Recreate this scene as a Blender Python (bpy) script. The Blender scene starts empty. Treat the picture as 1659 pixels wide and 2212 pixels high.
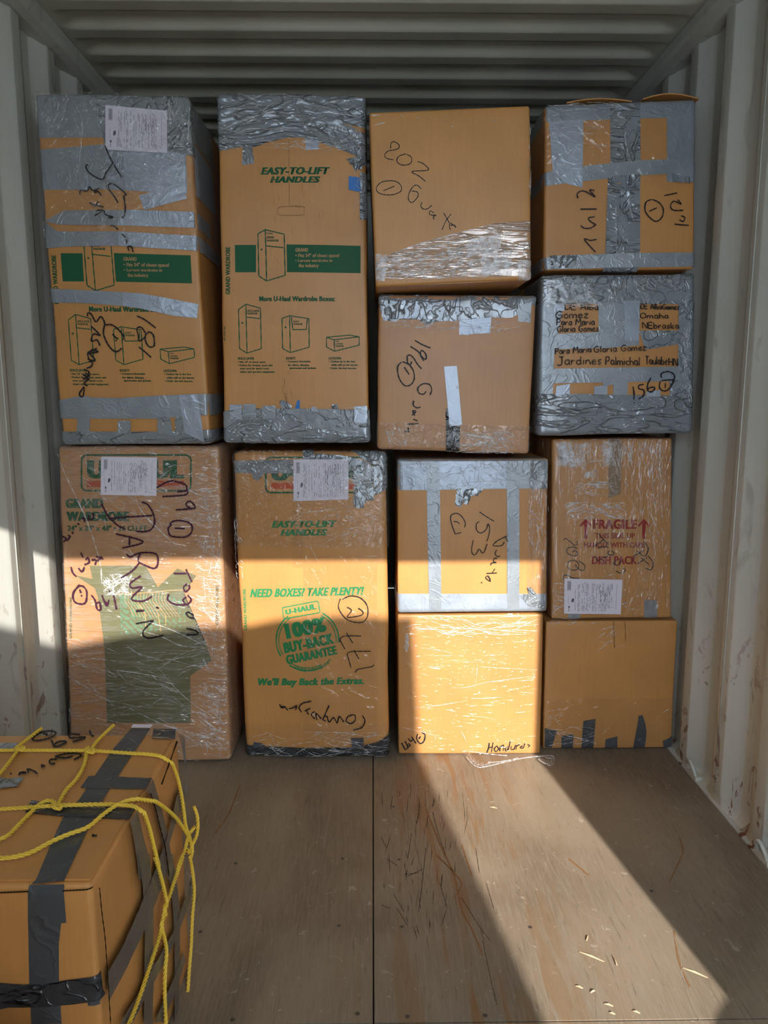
import bpy, bmesh, math, random
from mathutils import Vector, noise, Matrix
C = bpy.context.scene.collection
R = random.Random(7)
# ------------------------------------------------------------------ camera
F_PX, CX, CY, CAM_H = 1630.0, 829.5, 1106.0, 1.39
PITCH, YAW = math.radians(8.93), math.radians(.86)
cam = bpy.data.cameras.new('camera'); cam_ob = bpy.data.objects.new('camera', cam); C.objects.link(cam_ob)
cam.sensor_fit = 'VERTICAL'; cam.sensor_height = 36.0; cam.lens = 36.0*F_PX/2212; cam.clip_start = .02
cam_ob.location = (0, 0, CAM_H); cam_ob.rotation_euler = (math.pi/2-PITCH, 0, -YAW)
bpy.context.scene.camera = cam_ob
# ------------------------------------------------------------------ light
SUN_DIR = Vector((-.165, 1, -.533)).normalized()
DOOR_Y = -.55
sun = bpy.data.lights.new('sun', 'SUN'); sun.energy = 7.7; sun.angle = math.radians(.36); sun.color = (1, .93, .86)
sun_ob = bpy.data.objects.new('sun', sun); C.objects.link(sun_ob)
sun_ob.rotation_euler = SUN_DIR.to_track_quat('-Z', 'Y').to_euler(); sun_ob.location = (.6, -4, 4)
world = bpy.data.worlds.new('world'); bpy.context.scene.world = world; world.use_nodes = True
bgn = world.node_tree.nodes['Background']; bgn.inputs[0].default_value = (.83, .91, 1, 1); bgn.inputs[1].default_value = 7.4
al = bpy.data.lights.new('door_portal', 'AREA'); al.shape = 'RECTANGLE'; al.size = 2.34; al.size_y = 2.59; al.cycles.is_portal = True
alo = bpy.data.objects.new('door_portal', al); C.objects.link(alo); alo.location = (0, DOOR_Y-.08, 1.3); alo.rotation_euler = (math.pi/2, 0, 0)
vs = bpy.context.scene.view_settings
vs.view_transform = 'Standard'; vs.look = 'None'; vs.exposure = 0.1; vs.gamma = 1.0; vs.use_curve_mapping = False

# ------------------------------------------------------------------ picture measurements -> places in the room
ct, st, cyw, syw = math.cos(PITCH), math.sin(PITCH), math.cos(YAW), math.sin(YAW)
def ray(x, y):
    u = (x-CX)/F_PX; v = -(y-CY)/F_PX
    F = ct+v*st; U = v*ct-st
    return Vector((u*cyw+F*syw, F*cyw-u*syw, U))
def at_y(x, y, D): r = ray(x, y); return Vector((0, 0, CAM_H))+r*(D/r.y)
def at_z(x, y, z=0): r = ray(x, y); return Vector((0, 0, CAM_H))+r*((z-CAM_H)/r.z)
def at_x(x, y, X): r = ray(x, y); return Vector((0, 0, CAM_H))+r*(X/r.x)
def crop(s, o):
    """'x,y x,y|x,y' measured in an enlargement with origin (o0,o1) and scale o2 -> polylines"""
    return [[(o[0]+float(a)*o[2], o[1]+float(b)*o[2]) for a, b in (p.split(',') for p in pl.split())] for pl in s.split('|') if pl.strip()]
I0 = (0, 0, 1)
A1 = (50, 170, .2592); B1 = (80, 560, .2532); C1 = (440, 180, .2291); D1 = (440, 560, .2351)
A2 = (780, 200, .2411); B2 = (790, 610, .2411); C2 = (1130, 180, .2411); D2 = (1130, 570, .2411)
A3 = (100, 930, .2532); B3 = (120, 1250, .2532); C3 = (480, 940, .2351); D3 = (480, 1240, .2411)
A4 = (840, 960, .2230); B4 = (830, 1290, .2411); C4 = (1160, 920, .2049); D4 = (1150, 1310, .2411)
A5 = (0, 1540, .2712); B5 = (0, 1850, .2712)

# ------------------------------------------------------------------ materials
def new_mat(n):
    m = bpy.data.materials.new(n); m.use_nodes = True
    return m, m.node_tree.nodes, m.node_tree.links
def ramp(N, L, src, stops):
    r = N.new('ShaderNodeValToRGB'); e = r.color_ramp.elements
    while len(e) < len(stops): e.new(.5)
    for k, (p, c) in enumerate(stops): e[k].position = p; e[k].color = (c, c, c, 1) if isinstance(c, (int, float)) else (*c, 1)
    L.new(src, r.inputs[0]); return r.outputs[0]
def nz(N, L, scale, detail=2, dist=0, vec=(1, 1, 1), rough=.5, rot=(0, 0, 0)):
    t = N.new('ShaderNodeTexCoord'); mp = N.new('ShaderNodeMapping'); mp.inputs['Scale'].default_value = vec; mp.inputs['Rotation'].default_value = rot
    L.new(t.outputs['Object'], mp.inputs[0])
    n = N.new('ShaderNodeTexNoise'); n.inputs['Scale'].default_value = scale; n.inputs['Detail'].default_value = detail
    n.inputs['Distortion'].default_value = dist; n.inputs['Roughness'].default_value = rough
    L.new(mp.outputs[0], n.inputs['Vector']); return n.outputs['Fac']
def math_n(N, L, op, a, b=None):
    m = N.new('ShaderNodeMath'); m.operation = op
    for k, x in enumerate((a, b)):
        if x is None: continue
        if isinstance(x, (int, float)): m.inputs[k].default_value = x
        else: L.new(x, m.inputs[k])
    return m.outputs[0]
def mixc(N, L, fac, a, b, mode='MIX'):
    m = N.new('ShaderNodeMix'); m.data_type = 'RGBA'; m.blend_type = mode
    for k, x in ((0, fac), (6, a), (7, b)):
        if isinstance(x, (int, float)): m.inputs[k].default_value = x
        elif isinstance(x, tuple): m.inputs[k].default_value = (*x, 1)
        else: L.new(x, m.inputs[k])
    return m.outputs[2]
def bump(N, L, h, strength, dist=.003, prev=None):
    b = N.new('ShaderNodeBump'); b.inputs['Strength'].default_value = strength; b.inputs['Distance'].default_value = dist
    L.new(h, b.inputs['Height'])
    if prev: L.new(prev, b.inputs['Normal'])
    return b.outputs[0]
def ridged(N, L, scale, vec=(1, 1, 1), dist=1.2, rot=(0, 0, 0), detail=2, lo=.0, hi=.035):
    n = nz(N, L, scale, detail, dist, vec, rot=rot)
    a = math_n(N, L, 'ABSOLUTE', math_n(N, L, 'SUBTRACT', n, .5))
    return ramp(N, L, a, [(lo, 1.), (hi, 0.)])
def cardboard(n, col, k=1.0):
    m, N, L = new_mat(n); b = N['Principled BSDF']
    c = mixc(N, L, ramp(N, L, nz(N, L, 5, 4), [(.3, 0.), (.7, 1.)]), tuple(x*.90 for x in col), tuple(min(1, x*1.06) for x in col))
    c = mixc(N, L, ramp(N, L, nz(N, L, 30, 3, 0, (6, 6, .25)), [(.42, 0.), (.75, .22)]), c, tuple(x*.72 for x in col))
    c = mixc(N, L, ramp(N, L, nz(N, L, 9, 5, .6), [(.62, 0.), (.8, .35)]), c, tuple(x*.65 for x in col))
    L.new(c, b.inputs['Base Color']); b.inputs['Roughness'].default_value = .42; b.inputs['Specular IOR Level'].default_value = .5
    h = nz(N, L, 140, 1, 0, (1, 1, .02)); nn = bump(N, L, h, .10, .001)
    L.new(bump(N, L, nz(N, L, 7, 3), .35, .006, nn), b.inputs['Normal']); return m
CB = cardboard('cardboard_brown', (.56, .275, .085)); CB2 = cardboard('cardboard_pale', (.54, .285, .125)); CB3 = cardboard('cardboard_orange', (.57, .275, .085))
def tape(n, col, rough, wr, metal=.3, vec=(1, 1, 1), rot=(0, 0, 0), sc=9):
    m, N, L = new_mat(n); b = N['Principled BSDF']
    c = mixc(N, L, ramp(N, L, nz(N, L, 14, 3), [(.35, 0.), (.7, 1.)]), tuple(x*.88 for x in col), tuple(x*1.08 for x in col))
    L.new(c, b.inputs['Base Color']); b.inputs['Metallic'].default_value = metal; b.inputs['Roughness'].default_value = rough
    nn = bump(N, L, nz(N, L, 260, 0, 0, (1, 1, .05)), .12, .0008)
    nn = bump(N, L, ridged(N, L, sc, vec, 1.6, rot), wr, .006, nn)
    nn = bump(N, L, ridged(N, L, sc*2.7, vec, 1., (rot[0], rot[1]+.6, rot[2]), 1), wr*.6, .003, nn)
    nn = bump(N, L, nz(N, L, 3.5, 2), .2, .02, nn)
    L.new(nn, b.inputs['Normal']); return m
SIL = (.31, .35, .385)
T_SM = tape('duct_tape_smooth', SIL, .33, .15)
T_WR = tape('duct_tape_wrinkled', (.31, .35, .385), .25, .70)
T_CR = tape('duct_tape_crumpled', (.31, .35, .385), .2, 1.0, vec=(1, 1, .6), sc=12)
T_HW = tape('duct_tape_creased', (.28, .315, .345), .23, .85, vec=(.45, 1, 1.4), sc=9)
T_DK = tape('dark_grey_tape', (.075, .085, .095), .34, .25, .1)
T_DKW = tape('dark_grey_tape_creased', (.05, .055, .06), .2, 1., .1, vec=(.6, 1, 1.2), sc=8)
T_BR = tape('brown_grey_tape', (.15, .135, .12), .32, .15, .2)
T_BK = tape('black_tape', (.012, .013, .014), .22, .8, 0, sc=16)
T_BL = tape('blue_tape', (.01, .17, .55), .45, .1, 0)
T_LT = tape('duct_tape_reflection_tint', (.38, .44, .52), .32, .12)  # duct tape lighter and bluer, bright reflections put into its colour
T_TAN = tape('tan_packing_tape', (.30, .21, .13), .18, .35, 0)
def plain(n, col, rough=.6, spec=.3, metal=0):
    m, N, L = new_mat(n); b = N['Principled BSDF']; b.inputs['Base Color'].default_value = (*col, 1)
    b.inputs['Roughness'].default_value = rough; b.inputs['Specular IOR Level'].default_value = spec; b.inputs['Metallic'].default_value = metal
    return m
GREEN = plain('green_ink', (.012, .10, .042)); TANTXT = plain('unprinted_letter', (.45, .28, .13)); REDI = plain('orange_red_ink', (.50, .09, .03)); ORI = plain('orange_ink', (.9, .26, .05))
MAROON = plain('maroon_ink', (.32, .018, .018)); MARK = plain('black_marker', (.012, .010, .012), .5); MARKP = plain('purple_marker', (.05, .012, .03), .5)
PAPER = plain('white_paper', (.72, .70, .80), .55); INKG = plain('printer_ink', (.10, .10, .14)); GAP = plain('dark_gap', (.03, .018, .01), .9, 0)
TEAL = plain('teal_ink', (.14, .25, .14)); OLIVE = plain('olive_green_ink', (.165, .162, .078)); PTAN = plain('tan_line', (.50, .33, .13)); FLUTE = plain('crease_line', (.25, .13, .055))
def film(n, base, haze, vec, rot=(0, 0, 0), sc=12, rough=.12, st_=1.0):
    m, N, L = new_mat(n); out = N['Material Output']; N.remove(N['Principled BSDF'])
    r1 = ridged(N, L, sc, vec, .8, rot, 3, 0, .06); r2 = ridged(N, L, sc*2.3, vec, .5, (rot[0], rot[1]+.35, rot[2]), 2, 0, .09)
    nn = bump(N, L, r1, st_, .006); nn = bump(N, L, r2, st_*.8, .003, nn)
    g = N.new('ShaderNodeBsdfGlossy'); g.inputs['Roughness'].default_value = rough; g.inputs['Color'].default_value = (1, 1, 1, 1); L.new(nn, g.inputs['Normal'])
    d = N.new('ShaderNodeBsdfDiffuse'); d.inputs['Color'].default_value = (.85, .85, .87, 1); L.new(nn, d.inputs['Normal'])
    t = N.new('ShaderNodeBsdfTransparent'); t.inputs[0].default_value = (.97, .97, .97, 1)
    mx = N.new('ShaderNodeMath'); mx.operation = 'MAXIMUM'; L.new(r1, mx.inputs[0]); L.new(r2, mx.inputs[1])
    patch = ramp(N, L, nz(N, L, 5, 3, .5), [(.38, .15), (.62, 1.)])
    w = math_n(N, L, 'MULTIPLY', mx.outputs[0], patch)
    f1 = math_n(N, L, 'ADD', math_n(N, L, 'MULTIPLY', w, haze), haze*.12)
    m1 = N.new('ShaderNodeMixShader'); L.new(f1, m1.inputs[0]); L.new(t.outputs[0], m1.inputs[1]); L.new(d.outputs[0], m1.inputs[2])
    f2 = math_n(N, L, 'ADD', math_n(N, L, 'MULTIPLY', w, base*2.0), base)
    m2 = N.new('ShaderNodeMixShader'); L.new(f2, m2.inputs[0]); L.new(m1.outputs[0], m2.inputs[1]); L.new(g.outputs[0], m2.inputs[2])
    L.new(m2.outputs[0], out.inputs[0]); return m
F_H = film('stretch_film_horizontal', .005, .012, (.22, 1, 1.6), rough=.1, st_=.8)
F_D = film('stretch_film_diagonal', .05, .15, (.25, 1, 1.5), (0, .35, 0), 11)
F_V = film('stretch_film_vertical', .045, .07, (1.6, 1, .2), sc=12)
F_C = film('stretch_film_crumpled', .04, .07, (1, 1, 1), sc=18)
F_U = film('stretch_film_slanted_up', .12, .30, (.18, 1, 1.7), (0, -.30, 0), 12)
F_CL = film('clear_tape', .022, .01, (1, 1, 1), sc=7, st_=.4)
def crease_mat():
    m, N, L = new_mat('folded_film'); b = N['Principled BSDF']; b.inputs['Base Color'].default_value = (.9, .91, .93, 1); b.inputs['Roughness'].default_value = .25
    b.inputs['Specular IOR Level'].default_value = .8
    L.new(ramp(N, L, nz(N, L, 60, 2), [(.3, .08), (.7, .62)]), b.inputs['Alpha']); return m
CREASE = crease_mat()
def steel():
    m, N, L = new_mat('painted_container_steel'); b = N['Principled BSDF']
    c = mixc(N, L, ramp(N, L, nz(N, L, 2.5, 5, .3, (1, 1, .5)), [(.35, 0.), (.7, 1.)]), (.49, .505, .46), (.59, .605, .56))
    c = mixc(N, L, ramp(N, L, nz(N, L, 14, 6, 1, (1, 1, .35)), [(.62, 0.), (.72, .45)]), c, (.22, .20, .16))
    t = N.new('ShaderNodeNewGeometry'); s = N.new('ShaderNodeSeparateXYZ'); L.new(t.outputs['Position'], s.inputs[0])
    low = ramp(N, L, s.outputs[2], [(.0, 1.), (.9, 0.)])
    rust = ramp(N, L, nz(N, L, 11, 6, 1.5, (1, 1, .5), .65), [(.585, 0.), (.62, 1.)])
    rf = math_n(N, L, 'MULTIPLY', rust, math_n(N, L, 'MAXIMUM', low, .03))
    c = mixc(N, L, rf, c, (.17, .055, .02))
    L.new(c, b.inputs['Base Color']); b.inputs['Roughness'].default_value = .48
    L.new(bump(N, L, nz(N, L, 5, 3), .3, .006), b.inputs['Normal']); return m
STEEL = steel()
def roofm():
    m, N, L = new_mat('painted_roof_steel'); b = N['Principled BSDF']
    c = mixc(N, L, ramp(N, L, nz(N, L, 1.6, 5, .3), [(.35, 0.), (.7, 1.)]), (.47, .47, .39), (.60, .60, .50))
    L.new(c, b.inputs['Base Color']); b.inputs['Roughness'].default_value = .42
    L.new(bump(N, L, nz(N, L, 4, 2), .25, .008), b.inputs['Normal']); return m
ROOF = roofm()
def floorm():
    m, N, L = new_mat('worn_plywood'); b = N['Principled BSDF']
    c = mixc(N, L, ramp(N, L, nz(N, L, 2.2, 6, .8, (1, .6, 1)), [(.32, 0.), (.7, 1.)]), (.165, .125, .086), (.295, .238, .168))
    c = mixc(N, L, ramp(N, L, nz(N, L, 30, 7, .5, (5, .35, 1), .65), [(.44, 0.), (.66, .5)]), c, (.29, .245, .19))
    c = mixc(N, L, ramp(N, L, nz(N, L, 34, 6, .9, (4, .3, 1), .7), [(.57, 0.), (.70, .55)]), c, (.07, .048, .034))
    t = N.new('ShaderNodeNewGeometry'); s = N.new('ShaderNodeSeparateXYZ'); L.new(t.outputs['Position'], s.inputs[0])
    mid = ramp(N, L, math_n(N, L, 'ABSOLUTE', math_n(N, L, 'SUBTRACT', s.outputs[0], .25)), [(.0, 1.), (.38, 0.)])
    og = math_n(N, L, 'MULTIPLY', mid, ramp(N, L, nz(N, L, 9, 5, .9, (2.2, .22, 1)), [(.52, 0.), (.62, .75)]))
    c = mixc(N, L, og, c, (.22, .11, .04))
    c = mixc(N, L, ramp(N, L, nz(N, L, 40, 4, 1.), [(.66, 0.), (.72, .5)]), c, (.45, .40, .33))
    L.new(c, b.inputs['Base Color'])
    b.inputs['Specular IOR Level'].default_value = .3
    L.new(ramp(N, L, nz(N, L, 6, 4), [(.3, .42), (.7, .62)]), b.inputs['Roughness'])
    nn = bump(N, L, nz(N, L, 30, 6, .3, (5, .35, 1)), .3, .002); L.new(bump(N, L, nz(N, L, 3, 2), .3, .01, nn), b.inputs['Normal']); return m
FLOOR = floorm()
ROPE = plain('yellow_polypropylene', (.78, .54, .06), .45, .5)
GROUND = plain('concrete_yard', (.42, .40, .36), .8); CHIP = plain('wood_splinter', (.55, .42, .27), .8); DARKM = plain('dark_steel', (.09, .085, .075), .5, .4, .5)
SCR = plain('floor_scratch', (.30, .25, .19), .8); SCRO = plain('rusty_floor_scratch', (.24, .12, .05), .8)

# ------------------------------------------------------------------ mesh helpers
def link(name, V, Fc, mat, parent=None, smooth=True, kind=None):
    me = bpy.data.meshes.new(name); o = bpy.data.objects.new(name, me)
    off = Vector((0, 0, 0))
    p = parent
    while p: off += p.location; p = p.parent
    me.from_pydata([tuple(Vector(v)-off) for v in V], [], Fc)
    mats = mat if isinstance(mat, list) else [mat]
    for mm in mats: me.materials.append(mm)
    for f in me.polygons: f.use_smooth = smooth
    C.objects.link(o)
    if parent: o.parent = parent
    if kind: o['kind'] = kind
    return o
def tag(o, label, cat, group=None):
    o['label'] = label; o['category'] = cat
    if group: o['group'] = group
    return o
def thing(name, loc, label, cat, group=None):
    o = bpy.data.objects.new(name, None); C.objects.link(o); o.location = loc; o.empty_display_size = .1
    return tag(o, label, cat, group)
class MB:
    def __init__(s): s.V = []; s.F = []
    def add(s, V, Fc):
        n = len(s.V); s.V += [Vector(v) for v in V]; s.F += [tuple(i+n for i in f) for f in Fc]
    def grid(s, rows, close=False):
        w = len(rows[0]); n = len(s.V)
        for r in rows: s.V += [Vector(v) for v in r]
        for i in range(len(rows)-1):
            for j in range(w if close else w-1):
                k = (j+1) % w; s.F.append((n+i*w+j, n+(i+1)*w+j, n+(i+1)*w+k, n+i*w+k))
    def box(s, x0, x1, y0, y1, z0, z1):
        s.add([(x, y, z) for z in (z0, z1) for y in (y0, y1) for x in (x0, x1)],
              [(0, 2, 3, 1), (4, 5, 7, 6), (0, 1, 5, 4), (2, 6, 7, 3), (0, 4, 6, 2), (1, 3, 7, 5)])
    def build(s, name, mat, parent=None, smooth=True, kind=None): return link(name, s.V, s.F, mat, parent, smooth, kind)
def cat_rom(pts, step):
    if len(pts) < 3:
        (a, b), (c, d) = pts[0], pts[-1]; n = max(2, int(math.hypot(c-a, d-b)/step)+1)
        return [(a+(c-a)*i/n, b+(d-b)*i/n) for i in range(n+1)]
    P = [pts[0]]+list(pts)+[pts[-1]]; out = []
    for i in range(1, len(P)-2):
        p0, p1, p2, p3 = P[i-1:i+3]; n = max(1, int(math.hypot(p2[0]-p1[0], p2[1]-p1[1])/step))
        for k in range(n):
            t = k/n
            out.append(tuple(.5*((2*p1[q])+(-p0[q]+p2[q])*t+(2*p0[q]-5*p1[q]+4*p2[q]-p3[q])*t*t+(-p0[q]+3*p1[q]-3*p2[q]+p3[q])*t**3) for q in range(2)))
    out.append(tuple(pts[-1])); return out
def lin(pts, n):
    d = [0]
    for a, b in zip(pts, pts[1:]): d.append(d[-1]+math.hypot(b[0]-a[0], b[1]-a[1]))
    out = []
    for i in range(n+1):
        t = d[-1]*i/n; k = 0
        while k < len(d)-2 and d[k+1] < t: k += 1
        f = (t-d[k])/max(1e-9, d[k+1]-d[k]); out.append((pts[k][0]+(pts[k+1][0]-pts[k][0])*f, pts[k][1]+(pts[k+1][1]-pts[k][1])*f))
    return out

# ------------------------------------------------------------------ surfaces that carry tape, ink and film
class Surf:
    px_m = 1/560.
    def pt(s, x, y, off, ex=0, ey=0): raise NotImplementedError
    def init(s, root): s.root = root; s.lay = .0009
    def strip(s, top, bot, mat, name='tape_strip', wr=0, jag=0, ext=(0, 0, 0, 0), parent=None, cell=.009, off=None, kind=None):
        """ribbon between two outlines; ext = metres continued (left, right, over the top, under the bottom)"""
        top = [tuple(p) for p in top]; bot = [tuple(p) for p in bot]
        lw = max(sum(math.dist(a, b) for a, b in zip(q, q[1:])) for q in (top, bot))*s.px_m
        hh = max(math.dist(top[0], bot[0]), math.dist(top[-1], bot[-1]))*s.px_m
        n = min(110, max(2, int(lw/cell))); m = min(110, max(2, int(hh/cell)))
        t = lin(top, n); b = lin(bot, n); o = s.lay if off is None else off
        if off is None: s.lay += .0003
        cols = [(i, 0.) for i in range(n+1)]
        if ext[0]: cols = [(0, -ext[0]*k/6) for k in range(6, 0, -1)]+cols
        if ext[1]: cols = cols+[(n, ext[1]*k/6) for k in range(1, 7)]
        rows = [(j, 0.) for j in range(m+1)]
        if ext[2]: rows = [(0, -ext[2]*k/6) for k in range(6, 0, -1)]+rows
        if ext[3]: rows = rows+[(m, ext[3]*k/6) for k in range(1, 7)]
        jt = [R.uniform(-jag, jag) for _ in cols]; jb = [R.uniform(-jag, jag) for _ in cols]
        jl = [R.uniform(-jag, jag) for _ in rows]; jr = [R.uniform(-jag, jag) for _ in rows]
        sd = R.uniform(0, 50); wg = R.uniform(-.5, .5)+(1.57 if hh > lw*1.6 else 0); wa, wb = math.cos(wg), math.sin(wg); G = []
        for rj, (j, ey) in enumerate(rows):
            f = j/m; line = []
            for ci, (i, ex) in enumerate(cols):
                x = t[i][0]*(1-f)+b[i][0]*f; y = t[i][1]*(1-f)+b[i][1]*f
                if rj == 0 and not ext[2]: y += jt[ci]
                if rj == len(rows)-1 and not ext[3]: y += jb[ci]
                if ci == 0 and not ext[0]: x += jl[rj]
                if ci == len(cols)-1 and not ext[1]: x += jr[rj]
                w = 0
                if wr: w = wr*.7*max(0, 1-abs(noise.noise(Vector(((x*wa+y*wb)*.018+sd, (y*wa-x*wb)*.06, 0))))*9)
                line.append(s.pt(x, y, o+w, ex, ey))
            G.append(line)
        mb = MB(); mb.grid(G); return mb.build(name, mat, parent or s.root, kind=kind)
    def q(s, x0, y0, x1, y1, mat, **k): return s.strip([(x0, y0), (x1, y0)], [(x0, y1), (x1, y1)], mat, **k)
    def quad(s, a, b, c, d, mat, o=I0, **k):
        f = lambda p: (o[0]+p[0]*o[2], o[1]+p[1]*o[2])
        return s.strip([f(a), f(b)], [f(d), f(c)], mat, **k)
    def stroke(s, mb, pts, w, off, ridge=0, taper=False):
        P = cat_rom(pts, 3.0); L = []; M_ = []; Rr = []
        for i, p in enumerate(P):
            a = P[max(0, i-1)]; b = P[min(len(P)-1, i+1)]; dx, dy = b[0]-a[0], b[1]-a[1]; l = math.hypot(dx, dy) or 1
            ww = w*(.5+.12*math.sin(i*.7+p[0]))
            if taper: ww *= math.sin(math.pi*(i+.3)/(len(P)-.4))
            L.append(s.pt(p[0]-dy/l*ww, p[1]+dx/l*ww, off)); Rr.append(s.pt(p[0]+dy/l*ww, p[1]-dx/l*ww, off)); M_.append(s.pt(p[0], p[1], off+ridge))
        mb.grid([L, M_, Rr])
    def strokes(s, data, o, w=2.6, mat=None, name='marker_writing', up=.0006):
        mb = MB()
        for d in (data if isinstance(data, list) else [data]):
            for pl in crop(d, o) if isinstance(d, str) else [d]: s.stroke(mb, pl, w, s.lay+up)
        return mb.build(name, mat or MARK, s.root)
    def creases(s, mb, x0, y0, x1, y1, n, ang, l0, l1, w=1.6, spread=.25, off=None):
        for _ in range(n):
            x, y = R.uniform(x0, x1), R.uniform(y0, y1); a = ang+R.gauss(0, spread); l = R.uniform(l0, l1)*(1 if R.random() < .8 else 1.8)
            k = R.uniform(-.25, .25)*l; ca, sa = math.cos(a), math.sin(a)
            pts = [(x+ca*t*l-sa*k*(t-t*t)*2, y+sa*t*l+ca*k*(t-t*t)*2) for t in (-.5, -.2, .1, .5)]
            pts = [(min(max(px, x0), x1), min(max(py, y0), y1)) for px, py in pts]
            s.stroke(mb, pts, w*R.uniform(.5, 1.5), off or s.lay+.001, .0012, True)
    def poly(s, mb, pts, off, cell=.03):
        bm = bmesh.new(); vs_ = [bm.verts.new((x, y, 0)) for x, y in pts]; bm.faces.new(vs_); bmesh.ops.triangulate(bm, faces=bm.faces[:])
        for _ in range(5):
            es = [e for e in bm.edges if e.calc_length()*s.px_m > cell]
            if not es: break
            bmesh.ops.subdivide_edges(bm, edges=es, cuts=1); bmesh.ops.triangulate(bm, faces=bm.faces[:])
        bm.verts.index_update()
        mb.add([s.pt(v.co.x, v.co.y, off) for v in bm.verts], [tuple(v.index for v in f.verts) for f in bm.faces]); bm.free()
    def text(s, mb, txt, quad, off, shear=0., bold=.02):
        """fits the lettering's own bounds into quad (TL, TR, BR, BL)"""
        V, Fc, (x0, y0, x1, y1) = glyphs(txt, bold, shear)
        a, b, c, d = quad
        def mp(v):
            u = (v[0]-x0)/(x1-x0); w = (y1-v[1])/(y1-y0)
            return [(a[k]*(1-u)+b[k]*u)*(1-w)+(d[k]*(1-u)+c[k]*u)*w for k in (0, 1)]
        mb.add([s.pt(*mp(v), off) for v in V], Fc)
    def line(s, mb, txt, x0, y0, x1, y1, off, shear=0., bold=.02, slope=0., o=I0):
        f = lambda x, y: (o[0]+x*o[2], o[1]+y*o[2])
        s.text(mb, txt, (f(x0, y0), f(x1, y0-slope), f(x1, y1-slope), f(x0, y1)), off, shear, bold)
_g = {}
def glyphs(txt, bold, shear):
    key = (txt, bold, shear)
    if key in _g: return _g[key]
    cu = bpy.data.curves.new('t', 'FONT'); cu.body = txt; cu.offset = .012+bold*.25; cu.space_character = 1.0+bold*2.2; cu.shear = shear; cu.resolution_u = 3
    o = bpy.data.objects.new('t', cu); C.objects.link(o); dg = bpy.context.evaluated_depsgraph_get()
    me = o.evaluated_get(dg).to_mesh(); V = [tuple(v.co) for v in me.vertices]; Fc = [tuple(p.vertices) for p in me.polygons]
    dx = .006+bold*1.1; n0 = len(V); V0, F0 = list(V), list(Fc); V = []; Fc = []
    for k, q in enumerate((-1, -.33, .33, 1)):
        V += [(v[0]+q*dx, v[1], v[2]) for v in V0]; Fc += [tuple(i+n0*k for i in f) for f in F0]
    o.evaluated_get(dg).to_mesh_clear(); bpy.data.objects.remove(o); bpy.data.curves.remove(cu)
    bb = (min(v[0] for v in V), min(v[1] for v in V), max(v[0] for v in V), max(v[1] for v in V))
    _g[key] = (V, Fc, bb); return _g[key]

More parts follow.
